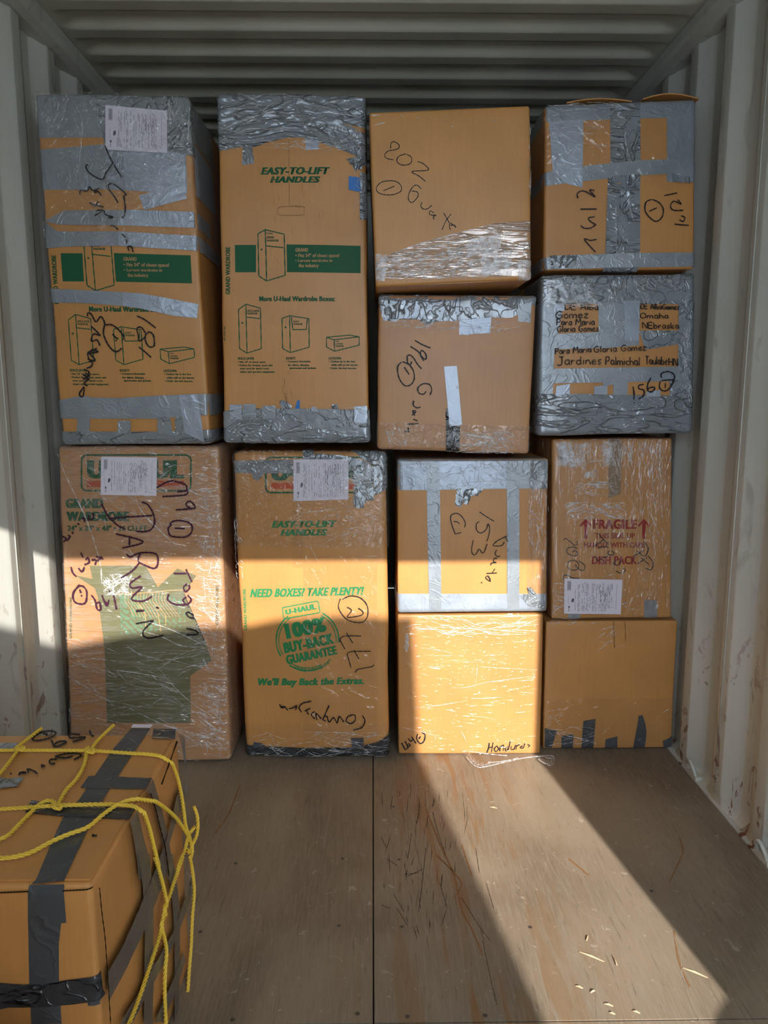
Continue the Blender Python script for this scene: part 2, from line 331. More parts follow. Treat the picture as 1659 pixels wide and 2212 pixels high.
class Carton(Surf):
    def __init__(s, quad, D, depth, label, mat=CB, r=.012, amp=.0022, bulge=.004, seed=0, name='cardboard_box', group=None, lean=0., cornerD=None):
        s.D = D; s.r = r; s.amp = amp; s.bul = bulge; s.seed = seed; s.depth = depth
        P3 = [at_y(x, y, D) for x, y in quad] if not isinstance(quad[0], Vector) else quad
        s.c = [(p.x, p.z) for p in P3]  # TL TR BR BL
        s.W = ((s.c[1][0]-s.c[0][0])+(s.c[2][0]-s.c[3][0]))/2; s.H = ((s.c[0][1]-s.c[3][1])+(s.c[1][1]-s.c[2][1]))/2
        zc = min(s.c[2][1], s.c[3][1]); s.init(thing(name, ((s.c[2][0]+s.c[3][0])/2, D+depth/2, zc), label, 'box', group))
        s.body(mat)
    def bl(s, u, v):
        a, b, c, d = s.c
        return tuple((a[k]*(1-u)+b[k]*u)*(1-v)+(d[k]*(1-u)+c[k]*u)*v for k in (0, 1))
    def inv(s, X, Z):
        u, v = .5, .5
        for _ in range(6):
            x, z = s.bl(u, v); e = 1e-4
            ux, uz = [(p-q)/e for p, q in zip(s.bl(u+e, v), (x, z))]; vx, vz = [(p-q)/e for p, q in zip(s.bl(u, v+e), (x, z))]
            det = ux*vz-vx*uz; dx, dz = X-x, Z-z; u += (dx*vz-vx*dz)/det; v += (ux*dz-dx*uz)/det
        return u, v
    def comb(s, ix, iz, yin, phi, psi, off):
        X, Z = s.bl(ix/s.W, iz/s.H)
        n = Vector((math.sin(phi)*math.cos(psi), -math.cos(phi)*math.cos(psi), math.sin(psi)))
        p = Vector((X, s.D+s.r+yin, Z))+n*(s.r+off)
        d = s.amp*(noise.noise(p*4.5+Vector((s.seed*3.1, 0, s.seed)))-.75)
        if abs(phi) < 1.2 and abs(psi) < 1.2: d += s.bul*math.sin(math.pi*min(1, max(0, ix/s.W)))*math.sin(math.pi*min(1, max(0, iz/s.H)))
        return p+n*d
    def axis(s, a, W):
        r = s.r; q = r*math.pi/2
        if a < r:
            t = r-a
            return (r, 0, -t/r) if t <= q else (r, t-q, -math.pi/2)
        if a > W-r:
            t = a-(W-r)
            return (W-r, 0, t/r) if t <= q else (W-r, t-q, math.pi/2)
        return a, 0, 0
    def uv(s, u, v, off, ex=0, ey=0):
        ix, y1, phi = s.axis(u*s.W+ex, s.W); iz, y2, psi = s.axis(v*s.H+ey, s.H)
        return s.comb(ix, iz, y1+y2, phi, -psi, off)
    def pt(s, x, y, off, ex=0, ey=0):
        p = at_y(x, y, s.D); u, v = s.inv(p.x, p.z); return s.uv(u, v, off, ex, ey)
    def body(s, mat):
        r, W, H, L = s.r, s.W, s.H, s.depth; hp = math.pi/2; per = []
        n = max(6, int(W/.025)); m = max(6, int((L-2*r)/.05))
        for k in range(n+1): per.append((r+(W-2*r)*k/n, 0, 0))
        for k in range(1, 4): per.append((W-r, 0, hp*k/4))
        for k in range(m+1): per.append((W-r, (L-2*r)*k/m, hp))
        for k in range(1, 4): per.append((W-r, L-2*r, hp+hp*k/4))
        for k in range(7): per.append((W-r-(W-2*r)*k/6, L-2*r, math.pi))
        for k in range(1, 4): per.append((r, L-2*r, math.pi+hp*k/4))
        for k in range(m+1): per.append((r, (L-2*r)*(1-k/m), 1.5*math.pi))
        for k in range(1, 4): per.append((r, 0, 1.5*math.pi+hp*k/4))
        rows = [(r, hp*(1-k/4)) for k in range(4)]
        h = max(6, int(H/.025)); rows += [(r+(H-2*r)*k/h, 0) for k in range(h+1)]; rows += [(H-r, -hp*k/4) for k in range(1, 5)]
        mb = MB(); mb.grid([[s.comb(ix, iz, yy, ph if ph <= math.pi else ph-2*math.pi, ps, 0) for ix, yy, ph in per] for iz, ps in rows], close=True)
        w = len(per); nr = len(rows); mb.F.append(tuple(range(w))); mb.F.append(tuple((nr-1)*w+k for k in reversed(range(w))))
        for k, f in enumerate(mb.F): pass
        o = mb.build('carton_body', mat, s.root); o.data.polygons[-1].use_smooth = o.data.polygons[-2].use_smooth = False
        bm = bmesh.new(); bm.from_mesh(o.data); bmesh.ops.recalc_face_normals(bm, faces=bm.faces[:]); bm.to_mesh(o.data); bm.free()
    def wrapfilm(s, mat, v0=0, v1=1, exR=0, exL=0, off=None, name='stretch_film', exT=0, exB=0):
        off = off or s.lay+.0018; cols = [k/40*s.W for k in range(41)]
        if exL: cols = [-exL*k/10 for k in range(10, 0, -1)]+cols
        if exR: cols = cols+[s.W+exR*k/10 for k in range(1, 11)]
        m = max(6, int((v1-v0)*s.H/.02)); rows = [(v0+(v1-v0)*k/m)*s.H for k in range(m+1)]
        if exT: rows = [-exT*k/5 for k in range(5, 0, -1)]+rows
        if exB: rows = rows+[s.H+exB*k/5 for k in range(1, 6)]
        G = [[s.uv(a/s.W, b/s.H, off+.0006*noise.noise(Vector((a*30, b*30, s.seed)))) for a in cols] for b in rows]
        mb = MB(); mb.grid(G); s.film = mb.build(name, mat, s.root); s.lay = off; return s.film
class Flat(Surf):
    def __init__(s, root, hit, n, px_m=1/1200.): s.init(root); s.hit = hit; s.n = Vector(n); s.px_m = px_m
    def pt(s, x, y, off, ex=0, ey=0): return s.hit(x, y)+s.n*off

def paper(s, quad, o=I0, seed=1, shipping=True):
    """shipping form: white sheet whose print runs sideways"""
    f = lambda p: (o[0]+p[0]*o[2], o[1]+p[1]*o[2]); a, b, c, d = [f(p) for p in quad]
    sh = s.strip([a, b], [d, c], PAPER, name='paper_label', cell=.02); RR = random.Random(seed)
    def m(u, v): return [(a[k]*(1-u)+b[k]*u)*(1-v)+(d[k]*(1-u)+c[k]*u)*v for k in (0, 1)]
    mb = MB(); off = s.lay+.0002
    def bar(u0, v0, u1, v1): mb.add([s.pt(*m(u0, v0), off), s.pt(*m(u1, v0), off), s.pt(*m(u1, v1), off), s.pt(*m(u0, v1), off)], [(0, 3, 2, 1)])
    for k in range(4): bar(.055+k*.016, .07, .064+k*.016, .34-.02*(k % 2))
    s.poly(mb, [m(.13, .58), m(.165, .55), m(.175, .62), m(.15, .68), m(.125, .66)], off)
    bar(.075, .78, .1, .84); bar(.08, .86, .09, .93)
    for v in range(9): bar(.07, .52+v*.025, .078, .53+v*.025)
    u = .19
    while u < .86:
        v = .08+RR.random()*.1
        while v < .9:
            l = RR.uniform(.04, .22)
            if RR.random() < .74: bar(u, v, u+.006, min(.93, v+l))
            v += l+RR.uniform(.015, .06)
        u += RR.choice((.019, .022, .034, .05))
    for k in range(4):
        v0, v1 = .12, .86
        if k < 2: bar(.79+k*.12, v0, .794+k*.12, v1)
    mb.build('printed_form', INKG, sh)
    mb = MB()
    for k in range(9):
        u = .58+.03*k; v = RR.uniform(.1, .4); pts = [m(u+RR.uniform(-.012, .012), v+.035*i) for i in range(RR.randint(5, 12))]
        s.stroke(mb, pts, .7, off+.0001)
    mb.build('pen_writing', INKG, sh); s.lay += .0006; return sh

# ------------------------------------------------------------------ the container
WX, WO, CZ, BACK = 1.17, 1.206, 2.69, 5.3
def wall(name, side, y0):
    cuts = []; y = y0
    while y > DOOR_Y-.3: y -= .278
    prof = []
    while y < BACK+.3:
        for dy, x in ((-.07, WX), (0, WX), (.068, WO), (.140, WO)): prof.append((y+dy, x))
        y += .278-0.0
    prof = [(min(max(a, DOOR_Y), BACK), b) for a, b in prof]
    # soft corners
    P = []
    for i in range(len(prof)-1):
        (a, xa), (b, xb) = prof[i], prof[i+1]
        if b-a < 1e-6: continue
        for f in (0.0, .12, .88): P.append((a+(b-a)*f, xa+(xb-xa)*f))
    P = [(P[i][0], (P[max(0, i-1)][1]+2*P[i][1]+P[min(len(P)-1, i+1)][1])/4) for i in range(len(P))]
    mb = MB(); rows = []
    for z in (.0, .035, .05, 1.0, 2.0, 2.60, 2.69):
        row = []
        for a, x in P:
            if z < .04: x = WX+.004+(x-WX)*(1 if z > .03 else .2)
            row.append((side*x, a, z))
        rows.append(row)
    mb.grid(rows)
    # weld seams standing on an inner flat, one every four corrugations
    y = y0-.278+.0-.03
    while y > 0: 
        mb.box(side*(WX-.003) if side > 0 else -(WX+.001), side*(WX+.001) if side > 0 else -(WX-.003), y-.0015, y+.0015, .04, 2.62); y -= 1.112
    return mb.build(name, STEEL, smooth=True, kind='structure')
wall('wall_left', -1, 2.748); wall('wall_right', 1, 2.696)
mb = MB(); mb.box(-1.21, 1.21, BACK, BACK+.05, 0, 2.72); mb.build('wall_back', STEEL, smooth=False, kind='structure')
# roof: transverse corrugations with rounded ends
mb = MB(); xs = [-1.21, -1.13]+[-1.12+.02*k for k in range(6)]+[-.9, -.5, 0, .5, .9]+[1.02+.02*k for k in range(6)]+[1.13, 1.21]; rows = []
ys = []; y = -.62
while y < BACK+.1: ys.append(y); y += .2075/23
for y in ys:
    t = ((y-2.772)/.2075) % 1.0
    d = 0 if t < .35 else (t-.35)/.13 if t < .48 else 1 if t < .87 else (1-t)/.13; row = []
    for x in xs:
        e = min(1, max(0, (1.105-abs(x))/.085)); e = math.sin(e*math.pi/2)
        row.append((x, y, CZ+.030*(d*e)))
    rows.append(row)
mb.grid(rows); mb.build('ceiling', ROOF, kind='structure')
for n, sd in (('trim_1', -1), ('trim_2', 1)):
    mb = MB(); a, b = (-1.215, -1.128) if sd < 0 else (1.128, 1.215)
    z0, z1 = 2.625, 2.688
    pts = [(1.215, z0), (1.16, z0), (1.134, z0+.012), (1.124, z0+.03), (1.122, z1), (1.215, z1)]
    V = [(sd*x, yy, z) for yy in (DOOR_Y, BACK) for x, z in pts]; k = len(pts)
    mb.add(V, [(i, (i+1) % k, (i+1) % k+k, i+k) for i in range(k)]); mb.build(n, STEEL, smooth=False, kind='structure')
# floor: plywood sheets with open joints, screws and a steel edge strip
mb = MB(); ylines = [DOOR_Y-.02, 1.488, 3.93, BACK]
for x0, x1 in ((-1.166, -.003), (.001, 1.162)):
    for ya, yb in zip(ylines, ylines[1:]): mb.box(x0, x1, ya+.0025, yb-.0025, -.03, 0)
fl = mb.build('floor', FLOOR, smooth=False, kind='structure')
mb = MB(); mb.box(-1.215, 1.215, DOOR_Y-.02, BACK, -.16, -.031); mb.build('subfloor', DARKM, fl, smooth=False)
mb = MB()
for sx in (-1, 1): mb.box(sx*1.1645 if sx > 0 else -1.21, 1.21 if sx > 0 else -1.168, DOOR_Y, BACK, -.03, .004)
mb.build('edge_strip', STEEL, fl, smooth=False)
def disc(mb, c, r, n=10, z=0):
    mb.add([(c.x+r*math.cos(t*2*math.pi/n), c.y+r*math.sin(t*2*math.pi/n), z) for t in range(n)], [tuple(range(n))])
class FloorS(Surf):
    px_m = 1/700.
    def pt(s, x, y, off, ex=0, ey=0): return at_z(x, y, off)
fs = FloorS(); fs.init(fl)
for x, y in ((509, 1865), (740, 1855), (732, 2000), (850, 1743), (862, 1857), (868, 2002), (433, 2013), (880, 2196), (772, 2190), (1048, 2194), (502, 2203), (1145, 2003), (1407, 1925)):
    m_ = MB(); disc(m_, at_z(x, y), .0055, 12, .0006); disc(m_, at_z(x+1, y+1), .003, 8, .0010); m_.build('screw_head', DARKM, fl, smooth=False)
FO = (380, 1600, .771)
mb = MB()
for pl in crop('130,60 100,120 105,170 125,195|205,55 170,140 120,260 90,400 60,480|440,100 430,200 415,300|920,60 960,130|1010,200 1030,270 1050,350 1130,470 1190,500 1160,440|1050,310 1100,360 1160,380|1340,460 1400,560 1430,700 1470,790|1180,690 1170,640 1180,600|1180,780 1175,680|1230,700 1250,740|1230,150 1265,220 1300,330 1330,400|1060,210 1140,220|1090,190 1070,200|300,560 310,640 330,720', FO): fs.stroke(mb, pl, 1.1, .0007)
mb.build('pale_scratches', SCR, fl)
mb = MB()
for pl in crop('180,120 150,200 110,260|700,190 740,290 780,380 800,470 830,530 860,600|730,320 770,360 800,400 780,440|800,290 830,380|1410,270 1420,310 1400,360 1380,400|1100,330 1160,380|1395,530 1410,620 1440,690', FO): fs.stroke(mb, pl, 3.2, .0006)
mb.build('rusty_scratches', SCRO, fl)
mb = MB()
for pl in crop('720,200 735,260 760,330|575,270 590,300|700,300 690,400 680,480|740,400 760,470|640,375 680,370|650,380 690,360|610,430 640,480|620,470 650,520|800,440 850,520 880,560|860,560 880,660 900,740|575,460 600,470|590,330 620,350|660,260 650,330|870,400 890,470|840,300 850,370', FO): fs.stroke(mb, pl, 1.2, .0005)
for k in range(90):
    x = R.gauss(905, 55); y = R.uniform(1690, 2010); l = R.uniform(10, 46); a = R.gauss(0, .12)
    if x < 824: continue
    fs.stroke(mb, [(x, y), (x+l*a*.5, y+l*.5), (x+l*a+R.uniform(-2, 2), y+l)], R.uniform(.5, 1.5), .0005, 0, True)
mb.build('splits_in_grain', plain('dark_grain', (.05, .034, .024), .9), fl, kind='stuff')
for pts in ('1130,590 1200,620', '1155,545 1165,560 1150,560', '1160,705 1150,690 1175,700', '1120,685 1140,695', '1200,735 1225,745', '1280,755 1300,765', '1225,600 1235,630', '1420,635 1490,665', '880,185 900,190', '1215,760 1230,768'):
    mb = MB(); pl = crop(pts, FO)[0]
    a = at_z(*pl[0], .002); b = at_z(*pl[-1], .004); d = (b-a).normalized(); s_ = Vector((-d.y, d.x, 0))*.003
    mb.add([a-s_, a+s_*.4, b+s_, b-s_*.3, (a+b)/2+Vector((0, 0, .004))], [(0, 1, 4), (1, 2, 4), (2, 3, 4), (3, 0, 4), (0, 3, 2, 1)])
    lab = {'1420,635 1490,665': 'thin orange wood splinter near the lower end of the sunlit floor strip', '880,185 900,190': 'tiny pale wood chip on the sunlit floor nearest the boxes',
           '1130,590 1200,620': 'long pale wood splinter lying across the lit floor, left of strip centre', '1225,600 1235,630': 'short upright wood chip in the middle of the lower lit floor'}.get(pts, 'small pale wood chip among the crumbs at the near end of the lit floor')
    tag(mb.build('wood_chip', CHIP, smooth=False), lab, 'wood chip', 'wood chips scattered on the sunlit floor')
# door end: posts, header, sill, and unseen shapes added to cut the sunlight
mb = MB(); mb.box(-1.3, -1.17, DOOR_Y-.12, DOOR_Y, -.2, 2.8); mb.build('trim_3', STEEL, smooth=False, kind='structure')
mb = MB(); mb.box(1.19, 1.3, DOOR_Y-.12, DOOR_Y, -.2, 2.8); mb.build('trim_4', STEEL, smooth=False, kind='structure')
mb = MB(); mb.box(-1.3, 1.3, DOOR_Y-.12, DOOR_Y, 2.59, 2.8); mb.build('trim_5', STEEL, smooth=False, kind='structure')
def to_door(p, yd=DOOR_Y): return p-SUN_DIR*((p.y-yd)/SUN_DIR.y)
def slab(name, pts, mat, th=.02, yd=DOOR_Y-.02):
    V = [(x, yd, z) for x, z in pts]+[(x, yd-th, z) for x, z in pts]; k = len(pts)
    return link(name, V, [tuple(range(k)), tuple(reversed(range(k, 2*k)))]+[(i, i+k, (i+1) % k+k, (i+1) % k) for i in range(k)], mat, smooth=False, kind='structure')
TY = -3.2
top = [to_door(at_y(x, y, D), TY) for x, y, D in ((150, 1395, 2.7), (250, 1376, 2.7), (400, 1355, 2.7), (480, 1352, 2.71), (552, 1348, 2.73), (600, 1338, 2.73), (690, 1333, 2.73), (745, 1330, 2.73), (842, 1335, 2.73), (890, 1330, 2.75))]
edge = [to_door(p, TY) for p in (at_y(896, 1430, 2.75), at_y(902, 1550, 2.75), at_z(905, 1634), at_z(1180, 2212))]
BLOCKER = plain('pale_blue_grey_blocker_paint', (.62, .67, .74), .6)  # pale face added to bounce sky light into the container
pts = [(-7, top[0].z)]+[(p.x, p.z) for p in top]+[(p.x, p.z) for p in edge]+[(edge[-1].x+.1, -1.19), (-7, -1.19)]
slab('added_sun_blocker', pts, BLOCKER, 2.2, TY)  # added unseen slab, outline projected back from the edges of the sunlight
bl_ = [to_door(at_z(x, y)) for x, y in ((1568, 2110), (1564, 2135), (1545, 2160), (1534, 2185), (1530, 2212))]
slab('added_notch_blocker', [(1.2, bl_[0].z)]+[(p.x, p.z) for p in bl_]+[(bl_[-1].x, 0), (1.2, 0)], STEEL)  # added unseen block, shaped to notch the sunlit floor strip
for nm, sx in (('door_1', -1), ('door_2', 1)):      # the two leaves stand open outside
    mb = MB(); P_ = [(sx*1.20, -.69), (sx*1.46, -1.84), (sx*1.51, -1.83), (sx*1.25, -.68)]
    mb.add([(x, y, z) for z in (0, 2.62) for x, y in P_], [(0, 1, 2, 3), (7, 6, 5, 4)]+[(i, (i+1) % 4, (i+1) % 4+4, i+4) for i in range(4)]); mb.build(nm, STEEL, smooth=False, kind='structure')
mb = MB(); mb.box(-14, 14, -16, -.70, -1.25, -1.2); mb.build('ground', GROUND, smooth=False, kind='structure')

# ------------------------------------------------------------------ print shared by the wardrobe cartons (drawn in the second column's measure)
ICON = ['320,462 388,413 522,450 530,822 398,862 330,822 320,462|388,413 398,862|390,532 518,546', '720,545 790,520 967,546 970,808 797,858 727,820 720,545|790,520 797,858|806,535 820,648 945,645 952,550',
        '1128,717 1340,697 1428,712 1430,788 1202,846 1128,805 1128,717|1128,717 1198,740 1428,712|1198,740 1202,846']
def wardrobe_print(s, T, easy=True, ymin=0):
    off = s.lay+.0001; g = MB(); t = MB()
    def pm(p): return T(*p)
    def ln(mbx, txt, x0, y0, x1, y1, o=I0, **k):
        f = lambda x, y: T(o[0]+x*o[2], o[1]+y*o[2]); s.text(mbx, txt, (f(x0, y0), f(x1, y0), f(x1, y1), f(x0, y1)), off+(.0004 if mbx is t else 0), **k)
    if easy:
        ln(g, 'EASY-TO-LIFT', 563, 361, 713, 377, shear=.28, bold=.045); ln(g, 'HANDLES', 583, 381, 692, 395, shear=.28, bold=.045)
    for q in ([(507, 529), (553, 529), (553, 588), (508, 588)], [(619, 528), (779, 531), (779, 590), (620, 588)]): s.poly(g, [pm(p) for p in q], off)
    def st(pl, w): s.stroke(g, [p for p in pl], w, off+.0002)
    for d in ('557,505 573,496 614,506 616,595 576,607 559,596 557,505|573,496 576,607|574,531 612,535',):
        for pl in crop(d, I0):
            for a, b in zip(pl, pl[1:]): st([pm(a), pm(b)], 2.4)
    for d in ICON:
        for pl in crop(d, D1):
            for a, b in zip(pl, pl[1:]): st([pm(a), pm(b)], 2.1)
    for x, y in ((565, 539), (523.5, 697.5), (617, 707)): s.poly(g, [pm(p) for p in ((x-2, y-2), (x+2, y-2), (x+2, y+2), (x-2, y+2))], off)
    ln(g, 'GRAND', 576, 510, 592, 515); ln(g, 'WARDROBE', 576, 517, 602, 522); ln(g, 'U-HAUL', 576, 502, 590, 506)
    ln(g, 'SPACE SAVER', 400, 465, 512, 485, D1); ln(g, 'WARDROBE', 400, 490, 495, 508, D1); ln(g, 'SHORTY', 822, 565, 880, 582, D1); ln(g, 'WARDROBE', 822, 588, 908, 605, D1)
    ln(g, 'LAYDOWN', 1210, 770, 1278, 785, D1); ln(g, 'WARDROBE', 1210, 790, 1286, 806, D1); ln(g, 'U-HAUL', 1210, 748, 1245, 760, D1)
    ln(t, 'GRAND', 638, 536, 666, 544, bold=.03); ln(t, '• Fits 24" of closet space!', 638, 548, 733, 558, bold=.03)
    ln(t, '• Largest wardrobe in', 638, 560, 718, 568, bold=.03); ln(t, 'the industry', 645, 570, 689, 580, bold=.03)
    a, b, c, d = T(487, 636), T(487, 533), T(497, 533), T(497, 636); s.text(g, 'GRAND WARDROBE', (a, b, c, d), off, bold=.03)
    a, b, c, d = T(483, 736), T(483, 705), T(487, 705), T(487, 736); s.text(g, 'MK-CWE07 MB', (a, b, c, d), off, bold=.0)
    ln(g, 'More U-Haul Wardrobe Boxes:', 560, 640, 724, 651, bold=.04)
    for x, L_ in ((312, (('SPACE-SAVER', 312, 900, 465, 923), ('• Fits 18" of closet space.', 312, 935, 575, 957), ('• Perfect for dresses, pants and', 312, 965, 630, 988), ('even good for dining room', 332, 995, 600, 1017), ('chairs and sporting equipment.', 332, 1025, 655, 1049))),
                  (755, (('SHORTY', 755, 898, 845, 922), ('• Compact-Stackable', 755, 930, 982, 952), ('for shirts, blouses,', 775, 962, 972, 985), ('sportcoats and jackets.', 788, 990, 1037, 1014))),
                  (1148, (('LAYDOWN', 1148, 898, 1262, 922), ('• Clothes lay in the box', 1148, 930, 1392, 953), ('while still on the hanger.', 1170, 962, 1422, 985), ('• Under the bed storage.', 1150, 992, 1405, 1015)))):
        for txt, x0, y0, x1, y1 in L_: ln(g, txt, x0, y0, x1, y1, D1, bold=.03)
    g.build('printed_lettering', GREEN, s.root); t.build('unprinted_lettering', TANTXT, s.root); s.lay += .0007
def logo(s, x0, y0, x1, y1):
    """framed moving-company badge: green frame and letters over a red band"""
    off = s.lay+.0001; g = MB(); rd = MB(); h = y1-y0; w = x1-x0; r = h*.14; P = []
    for cx_, cy_, a0 in ((x1-r, y0+r, -90), (x1-r, y1-r, 0), (x0+r, y1-r, 90), (x0+r, y0+r, 180)):
        P += [(cx_+r*math.cos(math.radians(a0+t)), cy_+r*math.sin(math.radians(a0+t))) for t in (0, 30, 60, 90)]
    P.append(P[0])
    for a, b in zip(P, P[1:]): s.stroke(g, [a, b], h*.05, off)
    s.line(g, 'U-HAUL', x0+w*.05, y0+h*.14, x1-w*.06, y0+h*.66, off, bold=.06)
    s.q(x0+w*.05, y0+h*.72, x1-w*.06, y0+h*.90, REDI, name='printed_red_band', cell=.02)
    g.build('printed_logo', GREEN, s.root); s.lay += .0004

# ================================================================== the stacked cartons
# ---- first column, bottom: film wrapped carton
b = Carton([(122, 962), (474, 962), (500, 1645), (152, 1650)], 2.70, .60, 'tall stretch-wrapped wardrobe box marked 179, standing on the floor against left wall', CB2, r=.014, amp=.004, seed=1)
logo(b, 176, 983, 412, 1060)
g = MB(); b.line(g, 'GRAND', 165, 580, 490, 662, b.lay, bold=.06, o=A3); b.line(g, 'WARDROBE', 170, 690, 712, 772, b.lay, bold=.06, o=A3); b.line(g, '24" x 24" x 48" • 16 CU FT', 180, 808, 862, 856, b.lay, bold=.03, o=A3)
for (x0, x1, y0, y1) in ((466, 472, 1265, 1350), (150, 155, 1290, 1380)):
    b.text(g, 'GRAND WARDROBE', ((x0, y1), (x0, y0), (x1, y0), (x1, y1)), b.lay, bold=.0)
g.build('printed_lettering', GREEN, b.root)
g = MB(); b.poly(g, [(194, 1222), (314, 1222), (341, 1268), (383, 1228), (424, 1243), (398, 1280), (401, 1356), (444, 1387), (457, 1427), (411, 1460), (412, 1562), (231, 1562), (226, 1400), (212, 1290), (205, 1270), (163, 1243), (200, 1250)], b.lay)
g.build('printed_shirt_picture', OLIVE, b.root)
b.quad((550, 130), (1105, 150), (1110, 420), (560, 480), TEAL, B3, name='printed_picture_patch', cell=.02)
mb = MB()
for k in range(15):
    x = 600+k*26
    for pl in crop('%d,%d %d,%d %d,%d %d,%d' % (x, 110, x-4, 190, x+30, 240, x+70+k*2, 320+4*(k % 4)), B3): b.stroke(mb, pl, 1.2, b.lay+.0002)
for pl in crop('530,130 800,118 960,100 1100,95|700,200 760,300 770,400 750,470|830,200 930,300 940,400|860,220 880,330 900,450', B3): b.stroke(mb, pl, 1.8, b.lay+.0002)
mb.build('printed_hanger_lines', PTAN, b.root); b.lay += .0006
fm = b.wrapfilm(F_D, exR=.5, exL=.3, exT=.03)
b.quad((30, 120), (1480, 130), (1480, 165), (50, 175), F_C, A3, name='film_fold', ext=(.02, .2, 0, 0), wr=.002)
mb = MB(); o_ = b.lay+.001
b.creases(mb, 180, 970, 470, 1150, 210, .3, 8, 34, 1.3, .5, o_); b.creases(mb, 420, 1000, 478, 1400, 200, .05, 8, 26, 1.3, .2, o_); b.creases(mb, 150, 1380, 490, 1640, 110, .1, 30, 110, 1.1, .2, o_)
b.creases(mb, 225, 1240, 285, 1285, 60, .6, 8, 30, 2.2, .8, o_); b.creases(mb, 430, 1480, 490, 1620, 70, .4, 12, 40, 1.4, .3, o_); b.creases(mb, 440, 1040, 478, 1640, 60, 1.4, 12, 50, 1.6, .2, o_)
for pl in crop('90,200 200,450 330,720 430,1000 500,1300|760,560 820,690 980,860 1140,1000|480,1290 560,1340 700,1240|690,980 760,1080 860,1160|470,1180 480,1320', A3): b.stroke(mb, pl, 3.2, o_, .002, True)
for pl in crop('580,1080 690,1130 940,1250 1260,1340 1470,1390|740,350 900,400 1050,460 1260,560|700,430 900,490 1080,570 1260,580|110,830 250,920 420,990|1150,740 1300,740 1430,735|1200,1150 1300,1230 1440,1330|440,770 700,800 960,850|240,670 520,700', B3): b.stroke(mb, pl, 2.4, o_, .002, True)
mb.build('film_crease', CREASE, fm, kind='stuff')
b.lay += .0012
paper(b, [(470, 222), (945, 230), (943, 556), (470, 546)], A3, 3)
b.strokes(['945,485 1030,440 1090,425|1095,430 1190,460 1195,510 1120,520|1200,500 1195,545 995,562|1110,675 1275,660 1270,640 1230,600 1200,615 1200,640 1240,665|1100,830 1185,835|1075,800 1045,830 1060,890 1110,905 1190,905 1240,870 1245,810 1200,775 1120,765 1070,780 1060,800',
           '820,608 870,630 915,700 930,780 900,840 840,860 770,855|480,625 530,720 560,745 700,735 910,722|550,745 620,810 680,835|600,878 830,945 655,1000|715,895 715,975|690,1050 720,1075 810,1040 940,1050 955,1130 930,1170 880,1160 790,1110 810,1040|800,1120 740,1190 640,1255',
           '810,1235 720,1300 740,1340 820,1330 750,1400 735,1440 830,1450 905,1410|770,1530 840,1530|940,1500 960,1515', '1195,1180 1245,1285|1090,1215 1200,1215|1205,1305 1175,1330 1190,1370 1225,1340 1220,1310|1210,1400 1240,1440 1200,1480 1170,1440 1200,1415|1050,1390 1040,1440 1110,1480 1200,1480',
           '540,1360 550,1370|580,1400 605,1520|480,1400 520,1490 540,1440|500,1450 530,1470|390,1400 420,1440 440,1520 470,1520 460,1460 430,1470|290,1310 235,1380 240,1450 290,1475 340,1460 350,1370 320,1325 280,1320|290,1350 300,1380|300,1402 310,1406',
           '215,1160 230,1210 260,1240|280,1170 310,1200 330,1160|320,1080 300,1040|330,1140 370,1120 360,1080 340,1100|390,1100 430,1100 420,1140|430,1070 490,1090|440,1110 480,1070|140,900 175,920 150,950|190,890 210,900 180,940|225,860 235,880|270,790 290,800|310,750 340,745 330,780|400,700 410,740 370,760 370,720'], A3, 3.6, MARKP)
b.strokes('690,378 840,352|840,352 760,430 755,480 800,503 870,490 925,480|690,275 760,268|865,238 885,248|1115,290 1145,325 1190,330|1115,290 1140,280 1180,310|1120,420 1200,440 1215,470 1120,475', B3, 3.4)
# side of this carton carries handwriting (real marks on the side face)
mb = MB()
for k in range(9):
    vv = .14+k*.045
    pts = [(0, 0), (.006, .008), (.012, -.004), (.02, .01)]
    L = [b.uv(1, vv+.01*p[1]*60/b.H*.1, b.lay, .10+.012*(k % 3)+p[0]*2, p[1]) for p in pts]; Lb = [b.uv(1, vv+.01*p[1]*60/b.H*.1, b.lay, .10+.012*(k % 3)+p[0]*2, p[1]+.004) for p in pts]
    mb.grid([L, Lb])
mb.build('marker_writing', MARKP, b.root)

# ---- first column, top: wardrobe carton 181
b = Carton([(72, 198), (408, 206), (457, 957), (134, 960)], 2.66, .60, 'tall wardrobe box banded with grey tape and marked 181, top left of the stack', CB, r=.013, amp=.004, seed=2)
T181 = lambda x, y: (131+(x-507)*1.03+(y-528)*.055-(y-528)*.0, 546+(y-528)*1.03+.008*(x-507))
wardrobe_print(b, T181, easy=False)
E = .35
b.quad((80, 75), (1360, 130), (1475, 490), (125, 490), T_SM, A1, wr=.001, ext=(.1, E, .08, 0)); b.quad((590, 125), (1350, 130), (1340, 620), (690, 600), T_WR, A1, wr=.0025)
b.quad((140, 590), (690, 545), (690, 925), (150, 925), T_SM, A1, ext=(.1, 0, 0, 0)); b.quad((690, 590), (1350, 520), (1360, 960), (695, 925), T_LT, A1, wr=.0012, ext=(0, E, 0, 0))
b.quad((690, 590), (835, 590), (855, 925), (695, 925), T_SM, A1)
b.quad((1155, 130), (1375, 125), (1380, 640), (1190, 600), T_CR, A1, wr=.003, ext=(0, .05, .05, 0))
b.quad((968, 975), (1330, 880), (1365, 1000), (1010, 1095), T_LT, A1, wr=.002)
b.strip(*[crop(x, A1)[0] for x in ('175,1190 340,1098 800,1098 1420,1110', '300,1215 420,1220 800,1225 1430,1243')], T_SM, ext=(0, .2, 0, 0))
b.strip(*[crop(x, A1)[0] for x in ('175,1190 290,1275 800,1275 1450,1312', '190,1415 400,1400 800,1395 1450,1435')], T_SM, ext=(.1, E, 0, 0))
